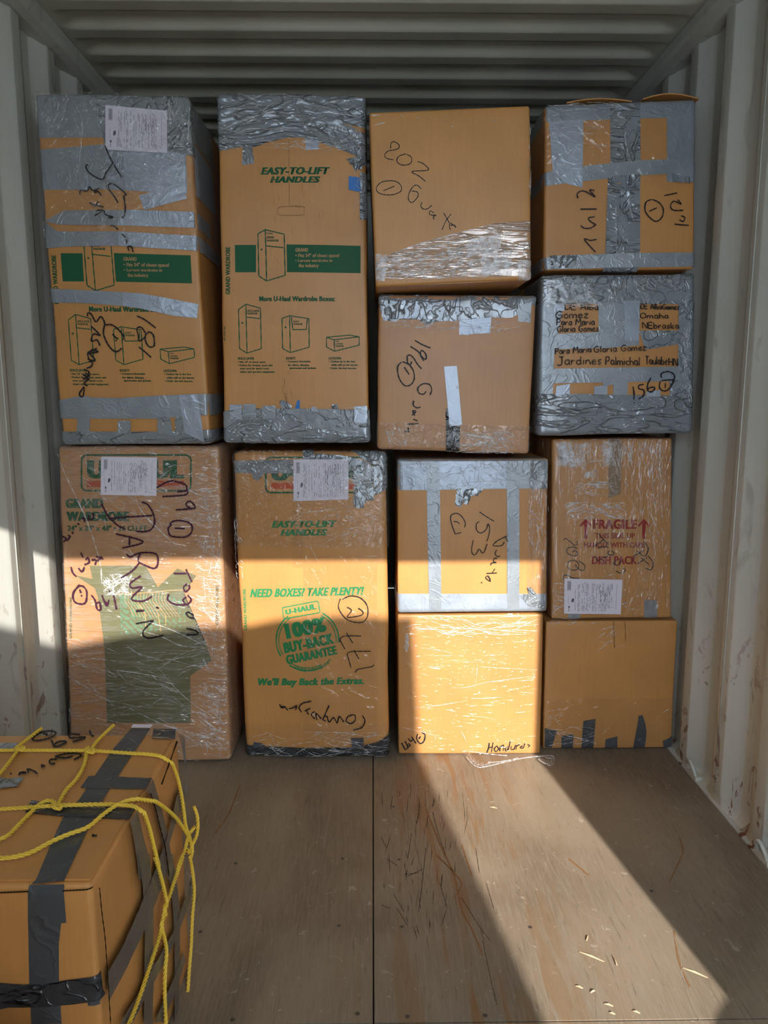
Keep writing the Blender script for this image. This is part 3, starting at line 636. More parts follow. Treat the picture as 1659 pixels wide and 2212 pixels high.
b.quad((860, 1095), (1420, 1110), (1425, 1243), (790, 1225), T_LT, A1); b.quad((800, 1275), (1440, 1310), (1440, 1430), (800, 1395), T_LT, A1)
b.strip(*[crop(x, B1)[0] for x in ('100,250 400,265 740,282', '105,370 400,375 740,400')], T_SM, ext=(.1, 0, 0, 0)); b.strip(*[crop(x, B1)[0] for x in ('735,282 900,295 1180,345 1378,385', '740,400 900,425 1150,480 1365,505')], T_LT, wr=.0012)
b.strip(*[crop(x, B1)[0] for x in ('185,1205 330,1175 700,1185 1000,1165 1450,1148', '205,1358 600,1360 1000,1360 1450,1330')], T_SM, ext=(.1, E, 0, 0), wr=.0012)
b.strip(*[crop(x, B1)[0] for x in ('205,1470 600,1470 1000,1470 1480,1455', '215,1570 600,1575 1000,1575 1510,1565')], T_HW, ext=(.1, E, 0, .05), wr=.002)
for x0, x1, y0, mt in ((343, 450, 1170, T_SM), (690, 797, 1375, T_WR), (1030, 1145, 1345, T_WR), (1180, 1290, 1345, T_CR)): b.quad((x0, y0), (x1, y0), (x1+5, 1490), (x0, 1490), mt, B1, jag=1.5)
b.quad((1215, 1155), (1370, 1150), (1430, 1560), (1260, 1480), T_LT, B1, wr=.002)
paper(b, [(690, 225), (1200, 268), (1205, 625), (692, 597)], A1, 5)
b.strokes(['545,722 530,730 545,775 600,820 670,845 700,790 760,705|690,565 740,680 830,830|725,930 720,890 760,885 830,935 870,975 850,980|725,930 770,990 800,1040', '480,970 485,935 540,940 560,905 590,940 640,920|600,960 630,945 665,985|560,1040 620,1060 680,1075|640,1030 600,1075|605,1145 680,1100 610,1105|680,1100 700,1140 760,1160 720,1165|735,1230 770,1235 800,1265', '845,980 860,1080 850,1150 830,1165|830,1300 865,1330 870,1375|890,1440 880,1405 910,1405 925,1450'], A1, 3.2)
b.strokes(['440,490 440,460 470,470 510,535 550,490 580,530 590,560 640,560 690,590 740,650 740,690|585,560 575,640 620,740 680,790 730,760|650,640 690,680|680,690 685,700|470,575 520,620 550,655|540,650 490,640 470,700 520,690 545,740|470,770 530,790 440,800 520,760', '450,850 440,800 490,840 500,870 440,850|430,930 470,915 480,880 450,870|410,940 450,960 440,1000 400,985|400,1020 450,1020 410,1060 440,1080|380,1130 410,1090 400,1170 370,1160 380,1120|460,1000 420,970'], B1, 3.2)
b.strokes('860,485 930,520 1020,588|935,660 880,700 870,650 860,590 900,585 940,640 960,620 1000,650 1005,740 960,745 930,690 935,640|875,750 920,785 980,838', B1, 3.0)
mb = MB(); b.creases(mb, 95, 205, 180, 330, 14, 1.4, 10, 40, 1.3, .4); b.creases(mb, 260, 290, 400, 400, 40, .15, 15, 60, 1.1, .1); b.creases(mb, 350, 205, 400, 260, 22, 1.2, 10, 30, 1.5, .5)
for pl in crop('350,1100 310,1160 280,1230|560,1105 500,1170 490,1215|175,1190 185,1260 200,1325|80,80 110,180 115,370|1360,130 1380,250 1370,600', A1): b.stroke(mb, pl, 2.2, b.lay+.001, .0012, True)
fm = b.wrapfilm(F_C, 0, .42, exR=.3, off=b.lay+.0015); mb.build('film_crease', CREASE, fm, kind='stuff')

# ---- second column, bottom: buy-back wardrobe carton
b = Carton([(500, 974), (838, 974), (842, 1636), (530, 1636)], 2.73, .60, 'wardrobe box printed 100% BUY-BACK GUARANTEE, on the floor second from left', CB, r=.022, amp=.005, bulge=.008, seed=3)
logo(b, C3[0]+400*C3[2], C3[1]+205*C3[2], C3[0]+1380*C3[2], C3[1]+527*C3[2])
g = MB(); o_ = b.lay
def gt(txt, q, O, **k): b.text(g, txt, [(O[0]+x*O[2], O[1]+y*O[2]) for x, y in q], o_, **k)
b.line(g, 'EASY-TO-LIFT', 455, 788, 1052, 850, o_, .28, .045, 6, C3); b.line(g, 'HANDLES', 535, 866, 968, 924, o_, .28, .045, 4, C3)
gt('NEED BOXES? TAKE PLENTY!', ((250, 132), (1272, 112), (1268, 186), (248, 210)), D3, shear=.25, bold=.04)
gt("We'll Buy Back the Extras.", ((318, 930), (1272, 920), (1270, 1005), (318, 1015)), D3, shear=.2, bold=.045)
gt('100%', ((550, 445), (925, 378), (940, 510), (580, 580)), D3, bold=.05); gt('BUY-BACK', ((543, 612), (990, 525), (1010, 618), (560, 708)), D3, bold=.055); gt('GUARANTEE', ((565, 725), (1018, 638), (1035, 715), (580, 808)), D3, bold=.055)
gt('GRAND WARDROBE', ((190, 510), (184, 132), (210, 130), (222, 508)), D3, bold=.02)
gt('U-HAUL', ((563, 318), (838, 262), (848, 312), (570, 362)), D3, bold=.05)
word = 'UNUSED—WITH RECEIPT'; n_ = len(word)
for k, ch in enumerate(word):
    if ch == ' ': continue
    t = math.radians(115-(k/(n_-1))*73); cx_, cy_, rr = 770, 590, 268
    px_, py_ = cx_+rr*math.cos(t), cy_+rr*math.sin(t); tx, ty = math.sin(t), -math.cos(t); ux, uy = -math.cos(t), -math.sin(t)
    w_, h_ = (6, 12) if ch == 'I' else (10, 14)
    if ch == '—': h_ = 3
    gt(ch, ((px_-tx*w_+ux*h_, py_-ty*w_+uy*h_), (px_+tx*w_+ux*h_, py_+ty*w_+uy*h_), (px_+tx*w_-ux*h_, py_+ty*w_-uy*h_), (px_-tx*w_-ux*h_, py_-ty*w_-uy*h_)), D3, bold=.02)
for rr, w_ in ((280, 3.2), (256, 2.0)):
    for a0, a1 in ((148, 232), (-62, 5), (62, 125)):
        pl = [(765+rr*math.cos(math.radians(a0+(a1-a0)*k/20)), 588+rr*.97*math.sin(math.radians(a0+(a1-a0)*k/20))) for k in range(21)]
        b.stroke(g, [(D3[0]+x*D3[2], D3[1]+y*D3[2]) for x, y in pl], w_, o_)
for pl in crop('545,298 848,240 862,250 876,335 868,345 560,397 550,385 540,305 545,298', D3):
    for p, q_ in zip(pl, pl[1:]): b.stroke(g, [p, q_], 2.4, o_)
g.build('printed_lettering', plain('bright_green_ink', (.025, .22, .075)), b.root)
b.quad((565, 370), (852, 318), (856, 335), (568, 388), ORI, D3, name='printed_orange_band', cell=.02)
b.lay += .0004
b.quad((100, 235), (650, 225), (650, 350), (105, 350), T_WR, C3, wr=.002, ext=(.1, 0, 0, 0)); b.quad((735, 105), (830, 115), (860, 225), (745, 225), T_CR, C3, wr=.003, ext=(0, 0, .1, 0))
b.strip(*[crop(x, C3)[0] for x in ('855,165 1100,185 1300,235 1400,300', '860,230 1000,260 1200,330 1390,420')], T_CR, wr=.004); b.quad((1210, 330), (1395, 300), (1390, 590), (1215, 600), T_WR, C3, wr=.002, jag=3)
b.quad((1205, 560), (1330, 560), (1300, 670), (1210, 660), T_WR, C3, jag=2); b.quad((1180, 120), (1500, 130), (1530, 330), (1330, 250), T_CR, C3, wr=.004, ext=(0, .1, .05, 0))
b.quad((270, 340), (400, 345), (330, 415), (290, 400), T_WR, C3, jag=1.5)
b.quad((1400, 280), (1545, 320), (1550, 480), (1390, 560), T_CR, C3, wr=.003, ext=(0, .2, 0, 0))
b.strip(*[crop(x, D3)[0] for x in ('215,1530 400,1545 800,1555 1200,1550 1400,1500 1540,1400', '225,1630 500,1650 900,1660 1250,1670 1420,1670 1500,1600')], T_DKW, wr=.003, ext=(.1, .25, 0, .06))
b.quad((1155, 1468), (1265, 1462), (1270, 1560), (1160, 1560), T_DK, D3); b.quad((280, 1500), (380, 1525), (370, 1560), (275, 1550), T_DK, D3, jag=1.5)
b.q(632, 1015, 655, 1225, F_CL, name='clear_tape'); b.q(655, 1200, 815, 1640, F_CL, name='clear_tape')
paper(b, [(655, 222), (1160, 222), (1160, 588), (657, 604)], C3, 8)
b.strokes(['1060,215 1045,300 1120,400 1240,430 1300,380 1300,280 1240,210 1150,190 1080,220|1120,290 1160,320 1125,380 1250,362 1260,330 1220,300', '1115,520 1170,610|1060,600 1060,570 1110,548 1245,550|1060,590 1100,665|1180,675 1225,755|1120,720 1150,690 1330,688|1120,710 1155,835|1195,880 1215,850 1350,825 1360,810'], D3, 1.9)
b.strokes('1255,1260 1280,1310 1250,1370 1175,1392|1150,1260 1190,1260 1190,1310 1150,1335 1110,1310 1130,1270 1165,1258|1090,1320 1050,1270 1030,1330 1000,1280 960,1320 940,1270|930,1310 905,1300 920,1265 950,1275|960,1170 910,1280|890,1290 840,1240 850,1300|830,1290 800,1250 830,1225|775,1250 760,1215 790,1195 740,1220|715,1230 690,1190 720,1150 760,1140 800,1130|660,1210 670,1170 640,1190 600,1200|590,1215 560,1180 530,1180 515,1160|560,1190 525,1190', D3, 2.6)
mb = MB(); b.creases(mb, 505, 975, 700, 1100, 45, .9, 8, 30, 1.2, .5); b.creases(mb, 700, 990, 830, 1060, 110, .1, 8, 30, 1.4, .5); b.creases(mb, 505, 1120, 525, 1250, 30, 1.3, 8, 26, 1.5, .4)
b.creases(mb, 540, 1580, 835, 1632, 60, -.1, 15, 70, 1.2, .25); b.creases(mb, 700, 1100, 810, 1170, 26, -.3, 6, 18, 1.5, .8)
for pl in crop('380,180 340,150 360,220 500,340|660,720 900,690 1210,650|930,990 1060,930 1230,880|800,1000 860,1120 890,1170', C3): b.stroke(mb, pl, 1.6, b.lay+.001, .0012, True)
fm = b.wrapfilm(F_C, 0, .30, exR=.2, off=b.lay+.0015); mb.build('film_crease', CREASE, fm, kind='stuff')
G_ = b.wrapfilm(F_H, .88, 1, exR=.2, off=b.lay+.001, exB=.04)

# ---- second column, top: wardrobe carton with silver cap
b = Carton([(468, 200), (790, 203), (800, 955), (482, 957)], 2.69, .60, 'tall wardrobe box with crumpled silver tape cap and EASY-TO-LIFT HANDLES lettering', CB, r=.014, amp=.004, seed=4)
wardrobe_print(b, lambda x, y: (x, y))
mb = MB()
pl = [(605, 447), (652, 446), (657, 451), (657, 460), (652, 465), (606, 465), (600, 460), (600, 452), (605, 447)]
b.stroke(mb, pl, 1.0, b.lay); b.stroke(mb, [(624, 300), (625, 446)], .9, b.lay); b.stroke(mb, [(630, 444), (640, 447), (650, 448)], .8, b.lay)
for k in range(26): x = R.uniform(560, 700); y = R.uniform(330, 560); b.stroke(mb, [(x, y), (x+R.uniform(-1, 1), y+R.uniform(5, 22))], .5, b.lay)
for k in range(12): x = R.uniform(605, 630); y = R.uniform(800, 870); b.stroke(mb, [(x, y), (x+R.uniform(-1, 3), y+R.uniform(6, 22))], .7, b.lay)
mb.build('handle_cut_line', FLUTE, b.root)
b.strip(*[crop(x, C1)[0] for x in ('118,90 420,62 850,75 1200,95 1530,125', '118,420 420,360 850,340 1200,360 1530,420')], T_HW, wr=.0045, ext=(.1, .3, .1, 0), cell=.007)
b.strip(*[crop(x, C1)[0] for x in ('118,400 420,330 850,300 1150,330 1430,420', '125,640 350,600 480,600 600,555 800,510 950,520 1100,560 1250,610 1430,680')], T_HW, wr=.004, ext=(.1, 0, 0, 0), jag=1., cell=.007)
b.strip(*[crop(x, C1)[0] for x in ('1150,380 1430,450 1530,470', '1200,560 1430,680 1535,800')], T_WR, wr=.003, ext=(0, .3, 0, 0)); b.quad((365, 590), (455, 570), (475, 755), (360, 765), T_WR, C1, wr=.002, jag=1.5)
b.quad((960, 520), (1090, 540), (1085, 625), (960, 630), T_LT, C1, wr=.002, jag=1); b.quad((1355, 720), (1520, 680), (1500, 800), (1430, 820), T_CR, C1, wr=.003, jag=3)
b.quad((1475, 840), (1535, 850), (1535, 1285), (1472, 1285), T_WR, C1, wr=.002, ext=(0, .05, 0, 0)); b.quad((1368, 875), (1478, 890), (1480, 1025), (1368, 1003), T_BL, C1)
b.quad((1475, 1020), (1530, 1000), (1535, 1285), (1475, 1280), T_HW, C1)
b.quad((860, 1300), (882, 1290), (885, 1372), (840, 1372), T_BL, D1)
b.strip(*[crop(x, D1)[0] for x in ('145,1410 220,1390 500,1370 900,1372 1300,1380 1530,1380', '150,1590 400,1580 800,1575 1200,1550 1540,1510')], T_WR, wr=.002, ext=(.1, .3, 0, 0))
b.strip(*[crop(x, D1)[0] for x in ('150,1560 400,1572 800,1570 1200,1545 1540,1500', '185,1700 500,1715 800,1730 1200,1710 1530,1680')], T_HW, wr=.003, ext=(.1, .3, 0, .08))
for x0, x1, y0, y1, mt in ((240, 350, 1335, 1470, T_LT), (363, 480, 1330, 1450, T_SM), (540, 662, 1345, 1460, T_SM), (1385, 1500, 1350, 1500, T_LT), (990, 1035, 1355, 1400, T_SM)): b.quad((x0, y0), (x1, y0), (x1, y1), (x0, y1), mt, D1, jag=1.2)
b.strip(*[crop(x, D1)[0] for x in ('700,1295 760,1300 815,1350', '705,1350 740,1375 800,1375')], T_CR, wr=.004, jag=1); b.quad((1180, 1335), (1230, 1330), (1240, 1375), (1175, 1375), T_CR, D1, wr=.003)
mb = MB(); b.creases(mb, 475, 205, 785, 330, 60, -.15, 15, 70, 1.3, .4); b.creases(mb, 570, 300, 750, 325, 22, .12, 20, 80, 1.2, .1); b.creases(mb, 490, 880, 790, 950, 36, .0, 15, 80, 1.1, .3)
b.creases(mb, 765, 340, 787, 460, 16, 1.3, 8, 30, 1.3, .3)
for pl in crop('150,450 400,350 680,275 900,310 1040,260|350,360 600,280 680,270|170,560 400,440 700,440 900,430', C1): b.stroke(mb, pl, 2.0, b.lay+.001, .0015, True)
fm = b.wrapfilm(F_H, 0, .17, exR=.2, off=b.lay+.0015); mb.build('film_crease', CREASE, fm, kind='stuff')

# ---- third column, from the floor up
b = Carton([(858, 1328), (1175, 1326), (1168, 1630), (860, 1630)], 2.75, .5, 'sunlit plain box marked 164 and Honduras, on the floor below the taped box', CB3, r=.009, amp=.002, seed=5)
o_ = 1
def fit(font, s_):
    pass
b.strokes('155,1305 190,1370|185,1290 215,1345 195,1360|200,1340 235,1330 215,1310|215,1265 235,1290 260,1270|245,1250 285,1310|300,1225 290,1265 320,1310 355,1290 365,1230 335,1210|310,1270 325,1245', B4, 3.0)
b.strokes('940,1305 935,1350 918,1395|975,1300 960,1390|935,1350 975,1340|1010,1330 985,1360 1000,1385 1025,1360 1010,1335|1040,1335 1035,1380|1038,1345 1070,1325 1065,1378|1110,1340 1085,1350 1090,1380 1110,1355|1130,1290 1110,1375|1140,1335 1135,1365 1165,1360 1175,1325|1185,1325 1180,1365|1185,1335 1215,1320|1240,1330 1215,1350 1245,1350 1260,1310|1285,1320 1305,1330 1290,1345', B4, 2.4, MARK)
b.strokes('205,325 190,360 215,400 185,440 205,490|190,330 215,350 190,390 215,430 190,480|200,340 215,380 195,420 210,470', B4, 3, CREASE, 'torn_film_edge')
fm = b.wrapfilm(F_H, exL=.2, exR=.05, exT=.01); mb = MB(); o_ = b.lay+.001
b.creases(mb, 870, 1330, 1165, 1370, 40, .03, 20, 110, 1.5, .08, o_)
for pl in crop('270,260 700,280 1350,300|840,265 1000,290 1180,310 1350,320|360,455 500,475 625,503|700,340 800,355|1000,360 1050,370|840,618 1050,630 1350,648|600,805 740,800 900,760 1200,720 1350,705|1200,745 1340,738|860,905 1050,888|260,985 480,965 740,920|780,1065 900,1070 1000,1095|170,1165 300,1195 490,1245|390,615 540,620|1200,845 1340,858|560,1000 640,1020|600,1125 630,1128|830,580 825,700 810,790|680,1180 740,1300', B4): b.stroke(mb, pl, 1.5, o_, .0018, True)
mb.build('film_crease', CREASE, fm, kind='stuff')
# loose film tail on the floor
mb = MB()
for (q1, q2) in (('700,1385 730,1440 800,1500 850,1525 960,1500 1080,1475 1250,1440 1400,1425 1500,1420', '740,1370 800,1440 850,1480 900,1480 1000,1470 1120,1455 1280,1420 1420,1405 1520,1415'), ('850,1525 900,1520 960,1500 1060,1480', '860,1480 940,1480 1020,1475 1080,1470'), ('1370,1450 1420,1490 1490,1510 1525,1460', '1400,1410 1450,1420 1500,1415 1520,1420')):
    t1, t2 = lin(crop(q1, B4)[0], 30), lin(crop(q2, B4)[0], 30); rows = []
    for f in (0, .33, .66, 1): rows.append([at_z(a[0]*(1-f)+c[0]*f, a[1]*(1-f)+c[1]*f, .004+.010*math.sin(math.pi*f)+.004*math.sin(i*.9)) for i, (a, c) in enumerate(zip(t1, t2))])
    mb.grid(rows)
lf = mb.build('loose_plastic_film', film('loose_film', .16, .35, (1, 1, 1), sc=20)); tag(lf, 'twisted tail of clear plastic film lying on floor before the sunlit box', 'plastic film')
mb = MB()
for pl in crop('735,1430 800,1500 860,1525 960,1505 1080,1478 1250,1440 1400,1425 1500,1420 1528,1450 1500,1505 1440,1490 1380,1450|700,1385 760,1380 900,1400 1100,1420|930,1480 1060,1470 1200,1440|1420,1420 1470,1440 1520,1440', B4): fs.stroke(mb, pl, 2.2, .016, .002)
mb.build('film_crease', CREASE, lf, kind='stuff')

b = Carton([(858, 992), (1184, 990), (1180, 1320), (858, 1324)], 2.75, .5, 'square box framed with silver duct tape and marked 153, directly above the sunlit box', CB3, r=.008, amp=.002, seed=6)
b.quad((80, 150), (1550, 145), (1545, 425), (80, 445), T_SM, A4, wr=.0014, ext=(.25, .05, .08, 0)); b.quad((485, 165), (1140, 165), (1140, 420), (490, 435), T_LT, A4, wr=.0018)
b.quad((135, 195), (365, 195), (370, 440), (138, 440), T_LT, A4, wr=.002)
b.quad((650, 425), (925, 425), (860, 500), (650, 490), T_CR, A4, wr=.005, jag=2); b.quad((650, 480), (720, 490), (705, 605), (642, 590), T_WR, A4, wr=.003, jag=1.5); b.quad((728, 480), (800, 490), (765, 590), (725, 580), T_CR, A4, wr=.003, jag=1.5)
b.quad((90, 1445), (1520, 1445), (1520, 1605), (95, 1615), T_LT, A4, wr=.0006, ext=(.25, .05, 0, .05))
b.strip(*[crop(x, A4)[0] for x in ('360,165 490,165', '390,1600 510,1600')], T_SM); b.strip(*[crop(x, A4)[0] for x in ('1140,165 1262,165', '1145,1600 1262,1600')], T_SM)
b.quad((1250, 1450), (1420, 1450), (1520, 1600), (1350, 1560), T_WR, A4, wr=.003); b.quad((1335, 1380), (1385, 1385), (1440, 1470), (1370, 1470), T_CR, A4, wr=.004, jag=1); b.quad((1370, 160), (1530, 160), (1530, 430), (1370, 430), T_WR, A4, wr=.002)
b.strokes('640,865 605,760 600,690 650,665 700,690 740,760 730,800|640,865 700,850|625,745 655,745 683,765|875,650 940,695 1018,742|875,742 845,770 850,830 890,855 940,820 960,765 975,820 960,900 945,935|815,925 800,1010 810,1060 840,1060 875,1010 900,1050 920,1040 950,960|1140,885 1050,930 1005,975 1060,980 1100,970 1115,940|1120,885 1150,940|1045,1020 1025,1050 1050,1085 1075,1075|1040,1140 1010,1130 1020,1100 1045,1100|1040,1140 990,1145 985,1165|945,1245 1045,1240|1025,1200 1000,1240|985,1325 960,1270 935,1285 975,1320 980,1290|890,1335 905,1335', A4, 1.9)
mb = MB(); b.creases(mb, 1140, 1050, 1178, 1200, 60, 1.4, 8, 40, 1.2, .4); b.creases(mb, 1145, 995, 1180, 1060, 50, .8, 6, 20, 1.2, .8); b.creases(mb, 865, 995, 1140, 1050, 20, .1, 30, 90, .9, .1)
fm = b.strip([(1140, 994), (1182, 994)], [(1138, 1318), (1178, 1318)], F_V, name='clear_tape', ext=(0, .03, 0, 0)); mb.build('film_crease', CREASE, fm, kind='stuff')

b = Carton([(816, 634), (1160, 638), (1144, 982), (814, 970)], 2.70, .5, 'box with silver taped top and black tape strip, marked 196 Guate', CB2, r=.014, amp=.003, bulge=.006, seed=7)
b.strip(*[crop(x, B2)[0] for x in ('100,95 400,100 900,120 1535,130', '110,190 160,345 280,345 290,320 440,310 540,380 620,360 640,350 830,345 1130,310 1310,320 1480,200 1530,210')], T_WR, wr=.0035, ext=(.3, .02, .1, 0), jag=1, cell=.007)
b.quad((1365, 160), (1485, 190), (1475, 360), (1365, 350), T_SM, B2); b.quad((840, 340), (935, 335), (930, 470), (835, 470), T_LT, B2); b.quad((930, 330), (1125, 310), (1115, 455), (930, 465), T_LT, B2)
b.quad((160, 150), (600, 180), (600, 330), (165, 330), T_CR, B2, wr=.003)
b.quad((715, 1130), (845, 1135), (840, 1550), (720, 1545), T_BK, B2, ext=(0, 0, 0, .06)); b.quad((700, 755), (815, 748), (862, 1275), (750, 1290), T_LT, B2)
b.strokes('440,520 510,560 580,588|400,575 470,620 505,670 540,690 535,640 500,610 490,650 520,705|370,660 395,650 430,680 460,730 500,775|370,660 375,720 400,740 410,710|320,715 285,760 300,860 350,925 405,915 435,860 425,790 385,735 330,712|345,760 388,825|575,1010 590,960 570,915 510,910 465,950 480,995 520,1000 540,975|430,1060 425,1100 460,1125 490,1115|440,1195 420,1150 450,1155 415,1190|370,1270 475,1265|425,1225 465,1240|380,1300 385,1345|345,1335 390,1335', B2, 2.8)
mb = MB(); b.creases(mb, 830, 690, 1130, 712, 26, -.05, 20, 90, 1.2, .1); b.creases(mb, 830, 925, 880, 965, 36, .8, 8, 26, 1.2, .6); b.creases(mb, 1035, 930, 1110, 980, 80, .15, 8, 30, 1.5, .5); b.creases(mb, 970, 935, 1110, 978, 34, .1, 25, 80, 1.6, .12); b.creases(mb, 860, 955, 1100, 962, 8, .05, 60, 120, 1, .05)
b.creases(mb, 1060, 680, 1085, 720, 20, .6, 6, 18, 1.3, .8)
fm = b.wrapfilm(F_C, .82, 1, exL=.2, off=b.lay+.0012); mb.build('film_crease', CREASE, fm, kind='stuff'); b.wrapfilm(F_H, 0, .25, exL=.2, off=b.lay+.0008)

b = Carton([(796, 240), (1146, 226), (1148, 604), (811, 620)], 2.55, .52, 'box marked 202 Guate at top of third column, bottom corner wrapped in film', CB, r=.010, amp=.002, seed=8)
b.strokes('265,500 270,450 300,440 340,470 335,500 290,515 240,525 210,560 230,590 290,602|400,550 340,570 320,610 350,645 410,650 450,625 450,580 410,553|505,618 560,640 605,685 580,700 455,710 520,750 575,797|280,790 190,800 138,850 160,900 260,918 350,890 360,840 320,800 270,790|200,880 300,838|540,865 500,830 460,850 425,920 430,970 460,985 510,930 500,890 455,885|545,985 535,1020 560,1045 600,1040 632,1010|650,1080 620,1060 610,1090 640,1100 675,1100 645,1115 655,1138|805,1090 760,1150 725,1230|740,1080 790,1170|795,1190 840,1190 850,1210 800,1170 790,1200 800,1230', A2, 1.9)
st1 = crop('110,1530 300,1430 550,1340 850,1260 1200,1170 1470,1150', A2)[0]; st2 = crop('130,1680 300,1670 600,1660 900,1650 1200,1645 1530,1640', A2)[0]
fm = b.strip(st1, st2, F_U, name='stretch_film', ext=(.2, .02, 0, 0)); mb = MB(); o_ = b.lay+.001
b.strip(*[crop(x, A2)[0] for x in ('950,1320 1250,1260', '940,1480 1250,1390')], CREASE, name='film_layer'); b.strip(*[crop(x, A2)[0] for x in ('1075,1440 1350,1410', '1080,1640 1350,1640')], CREASE, name='film_layer')
b.strip(*[crop(x, A2)[0] for x in ('130,1445 235,1450', '130,1690 210,1690')], CREASE, name='film_layer'); b.quad((1410, 1500), (1510, 1500), (1530, 1640), (1410, 1640), CREASE, A2, name='film_layer', ext=(0, .02, 0, .03))
b.creases(mb, 815, 540, 1130, 600, 70, -.22, 20, 110, 1.8, .06, o_); b.creases(mb, 985, 500, 1135, 600, 120, .0, 5, 22, 1.3, .5, o_); b.creases(mb, 815, 555, 920, 600, 60, -.3, 8, 30, 1.4, .4, o_)
for pl in crop('130,1540 400,1400 850,1265 1220,1175|150,1560 400,1450 700,1370 1100,1270 1350,1195|250,1600 600,1480 900,1400 1200,1330 1400,1300|300,1640 700,1560 1000,1520 1400,1460|900,1610 1300,1640|785,1290 790,1560|870,1270 875,1640|85,205 175,200|120,290 225,265|790,312 830,298|980,1480 1150,1420 1300,1370', A2): b.stroke(mb, pl, 3.2, o_, .0018, True)
b.creases(mb, 800, 240, 1140, 270, 12, -.2, 4, 12, 1.2, .3, o_); b.creases(mb, 1140, 260, 1147, 420, 10, 1.5, 10, 30, 1.3, .1, o_)
mb.build('film_crease', CREASE, fm, kind='stuff')

# ---- fourth column, from the floor up
b = Carton([(1179, 1342), (1465, 1340), (1451, 1616), (1172, 1619)], 2.79, .5, 'plain brown box with dark tape tabs at its base, beside right wall', CB, r=.007, amp=.0025, seed=9)
for q_ in (((112, 1090), (222, 1115), (165, 1300), (110, 1300)), ((262, 1160), (370, 1145), (362, 1295), (258, 1295)), ((455, 1025), (565, 1003), (545, 1290), (437, 1290)), ((655, 1190), (760, 1160), (762, 1285), (650, 1290)), ((1168, 1205), (1258, 1160), (1250, 1275), (1178, 1275))): b.quad(*q_, T_DK, D4, ext=(0, 0, 0, .05))
b.strip(*[crop(x, D4)[0] for x in ('950,975 985,970 990,1000', '898,1285 950,1285 1005,1280')][:0] or [crop('950,975 940,1060 920,1160 898,1285', D4)[0], crop('985,970 1010,1050 1022,1130 1005,1280', D4)[0]], T_DK, jag=.8)
mb = MB(); b.creases(mb, 1190, 1340, 1300, 1350, 14, .1, 6, 20, 1.2, .4); b.creases(mb, 1290, 1350, 1350, 1410, 10, -.7, 10, 32, 1.4, .2); b.creases(mb, 1183, 1530, 1215, 1570, 20, .3, 5, 14, 1.1, .7); b.creases(mb, 1183, 1570, 1290, 1610, 26, .05, 15, 50, 1.1, .08)
for pl in crop('1165,950 1220,918|940,1195 980,1178|580,285 650,230|150,1100 270,1105', D4): b.stroke(mb, pl, 2.4, b.lay+.001, .0015, True)
fm = b.wrapfilm(F_CL, .60, 1, exL=.2, exR=.02, off=b.lay+.001); mb.build('film_crease', CREASE, fm, kind='stuff')
mb = MB(); b.stroke(mb, [(1325, 1343), (1327, 1400)], 1.4, b.lay); b.stroke(mb, [(1350, 1343), (1351, 1385)], 1.4, b.lay); mb.build('pressed_crease', FLUTE, b.root)

b = Carton([(1193, 948), (1453, 946), (1452, 1336), (1190, 1338)], 2.80, .5, 'red printed FRAGILE dish pack box, film wrapped, below the fully taped box', CB, r=.010, amp=.002, seed=10)
g = MB(); o_ = b.lay
for txt, x0, y0, x1, y1, bd in (('FRAGILE', 588, 985, 1050, 1085, .03), ('THIS SIDE UP', 608, 1128, 1030, 1185, .015), ('HANDLE WITH CARE', 494, 1225, 1138, 1282, .015), ('DISH PACK', 575, 1372, 1055, 1458, .03)): b.line(g, txt, x0, y0, x1, y1, o_, 0, bd, 0, C4)
for cx_ in (512, 1123):
    pts = [(cx_, 978), (cx_+67, 1042), (cx_+55, 1062), (cx_+20, 1030), (cx_+18, 1188), (cx_-18, 1190), (cx_-18, 1032), (cx_-52, 1066), (cx_-66, 1046)]
    b.poly(g, [(C4[0]+x*C4[2], C4[1]+y*C4[2]) for x, y in pts], o_)
g.build('printed_lettering', MAROON, b.root); b.lay += .0003
b.quad((750, 140), (890, 130), (880, 715), (752, 760), T_TAN, C4, name='packing_tape'); b.quad((330, 1960), (455, 1960), (455, 2035), (330, 2035), T_SM, C4); b.quad((1130, 1838), (1265, 1835), (1268, 2030), (1130, 2030), T_SM, C4)
b.strokes('275,1200 300,1185 350,1220 400,1260 425,1250 420,1210|425,1290 370,1275 310,1300 330,1350 400,1370 425,1345 400,1310 370,1330|390,1410 320,1440 330,1500 400,1520 440,1480 420,1430 380,1415|440,1420 500,1470 490,1520 440,1510 400,1460|280,1620 275,1585 310,1570 370,1600 445,1605|640,1130 700,1200 745,1240|700,1190 640,1240 600,1260|750,1280 700,1270 640,1290|760,1310 740,1345 790,1360 815,1340 780,1315|700,1390 745,1370|830,1420 800,1450 850,1468 880,1440 860,1400|900,1500 935,1520 880,1550 825,1525|1130,1220 1170,1290 1140,1370 1090,1350 1050,1310|1120,1310 1010,1375|1165,1365 1220,1440 1200,1515 1140,1495|1160,1385 1060,1450|1095,1390 1180,1460|1136,1516 1140,1518|610,1370 640,1420 680,1400', C4, 2.0)
fm = b.wrapfilm(F_V, exL=.25, exT=.03); mb = MB(); o_ = b.lay+.001
b.creases(mb, 1200, 950, 1450, 1010, 120, 1.5, 10, 46, 1.6, .1, o_); b.creases(mb, 1205, 955, 1250, 1010, 60, 1.5, 20, 50, 2.6, .15, o_); b.creases(mb, 1220, 1085, 1350, 1120, 100, .1, 8, 40, 1.5, .35, o_); b.creases(mb, 1240, 1040, 1330, 1070, 40, .0, 8, 40, 1.6, .2, o_)
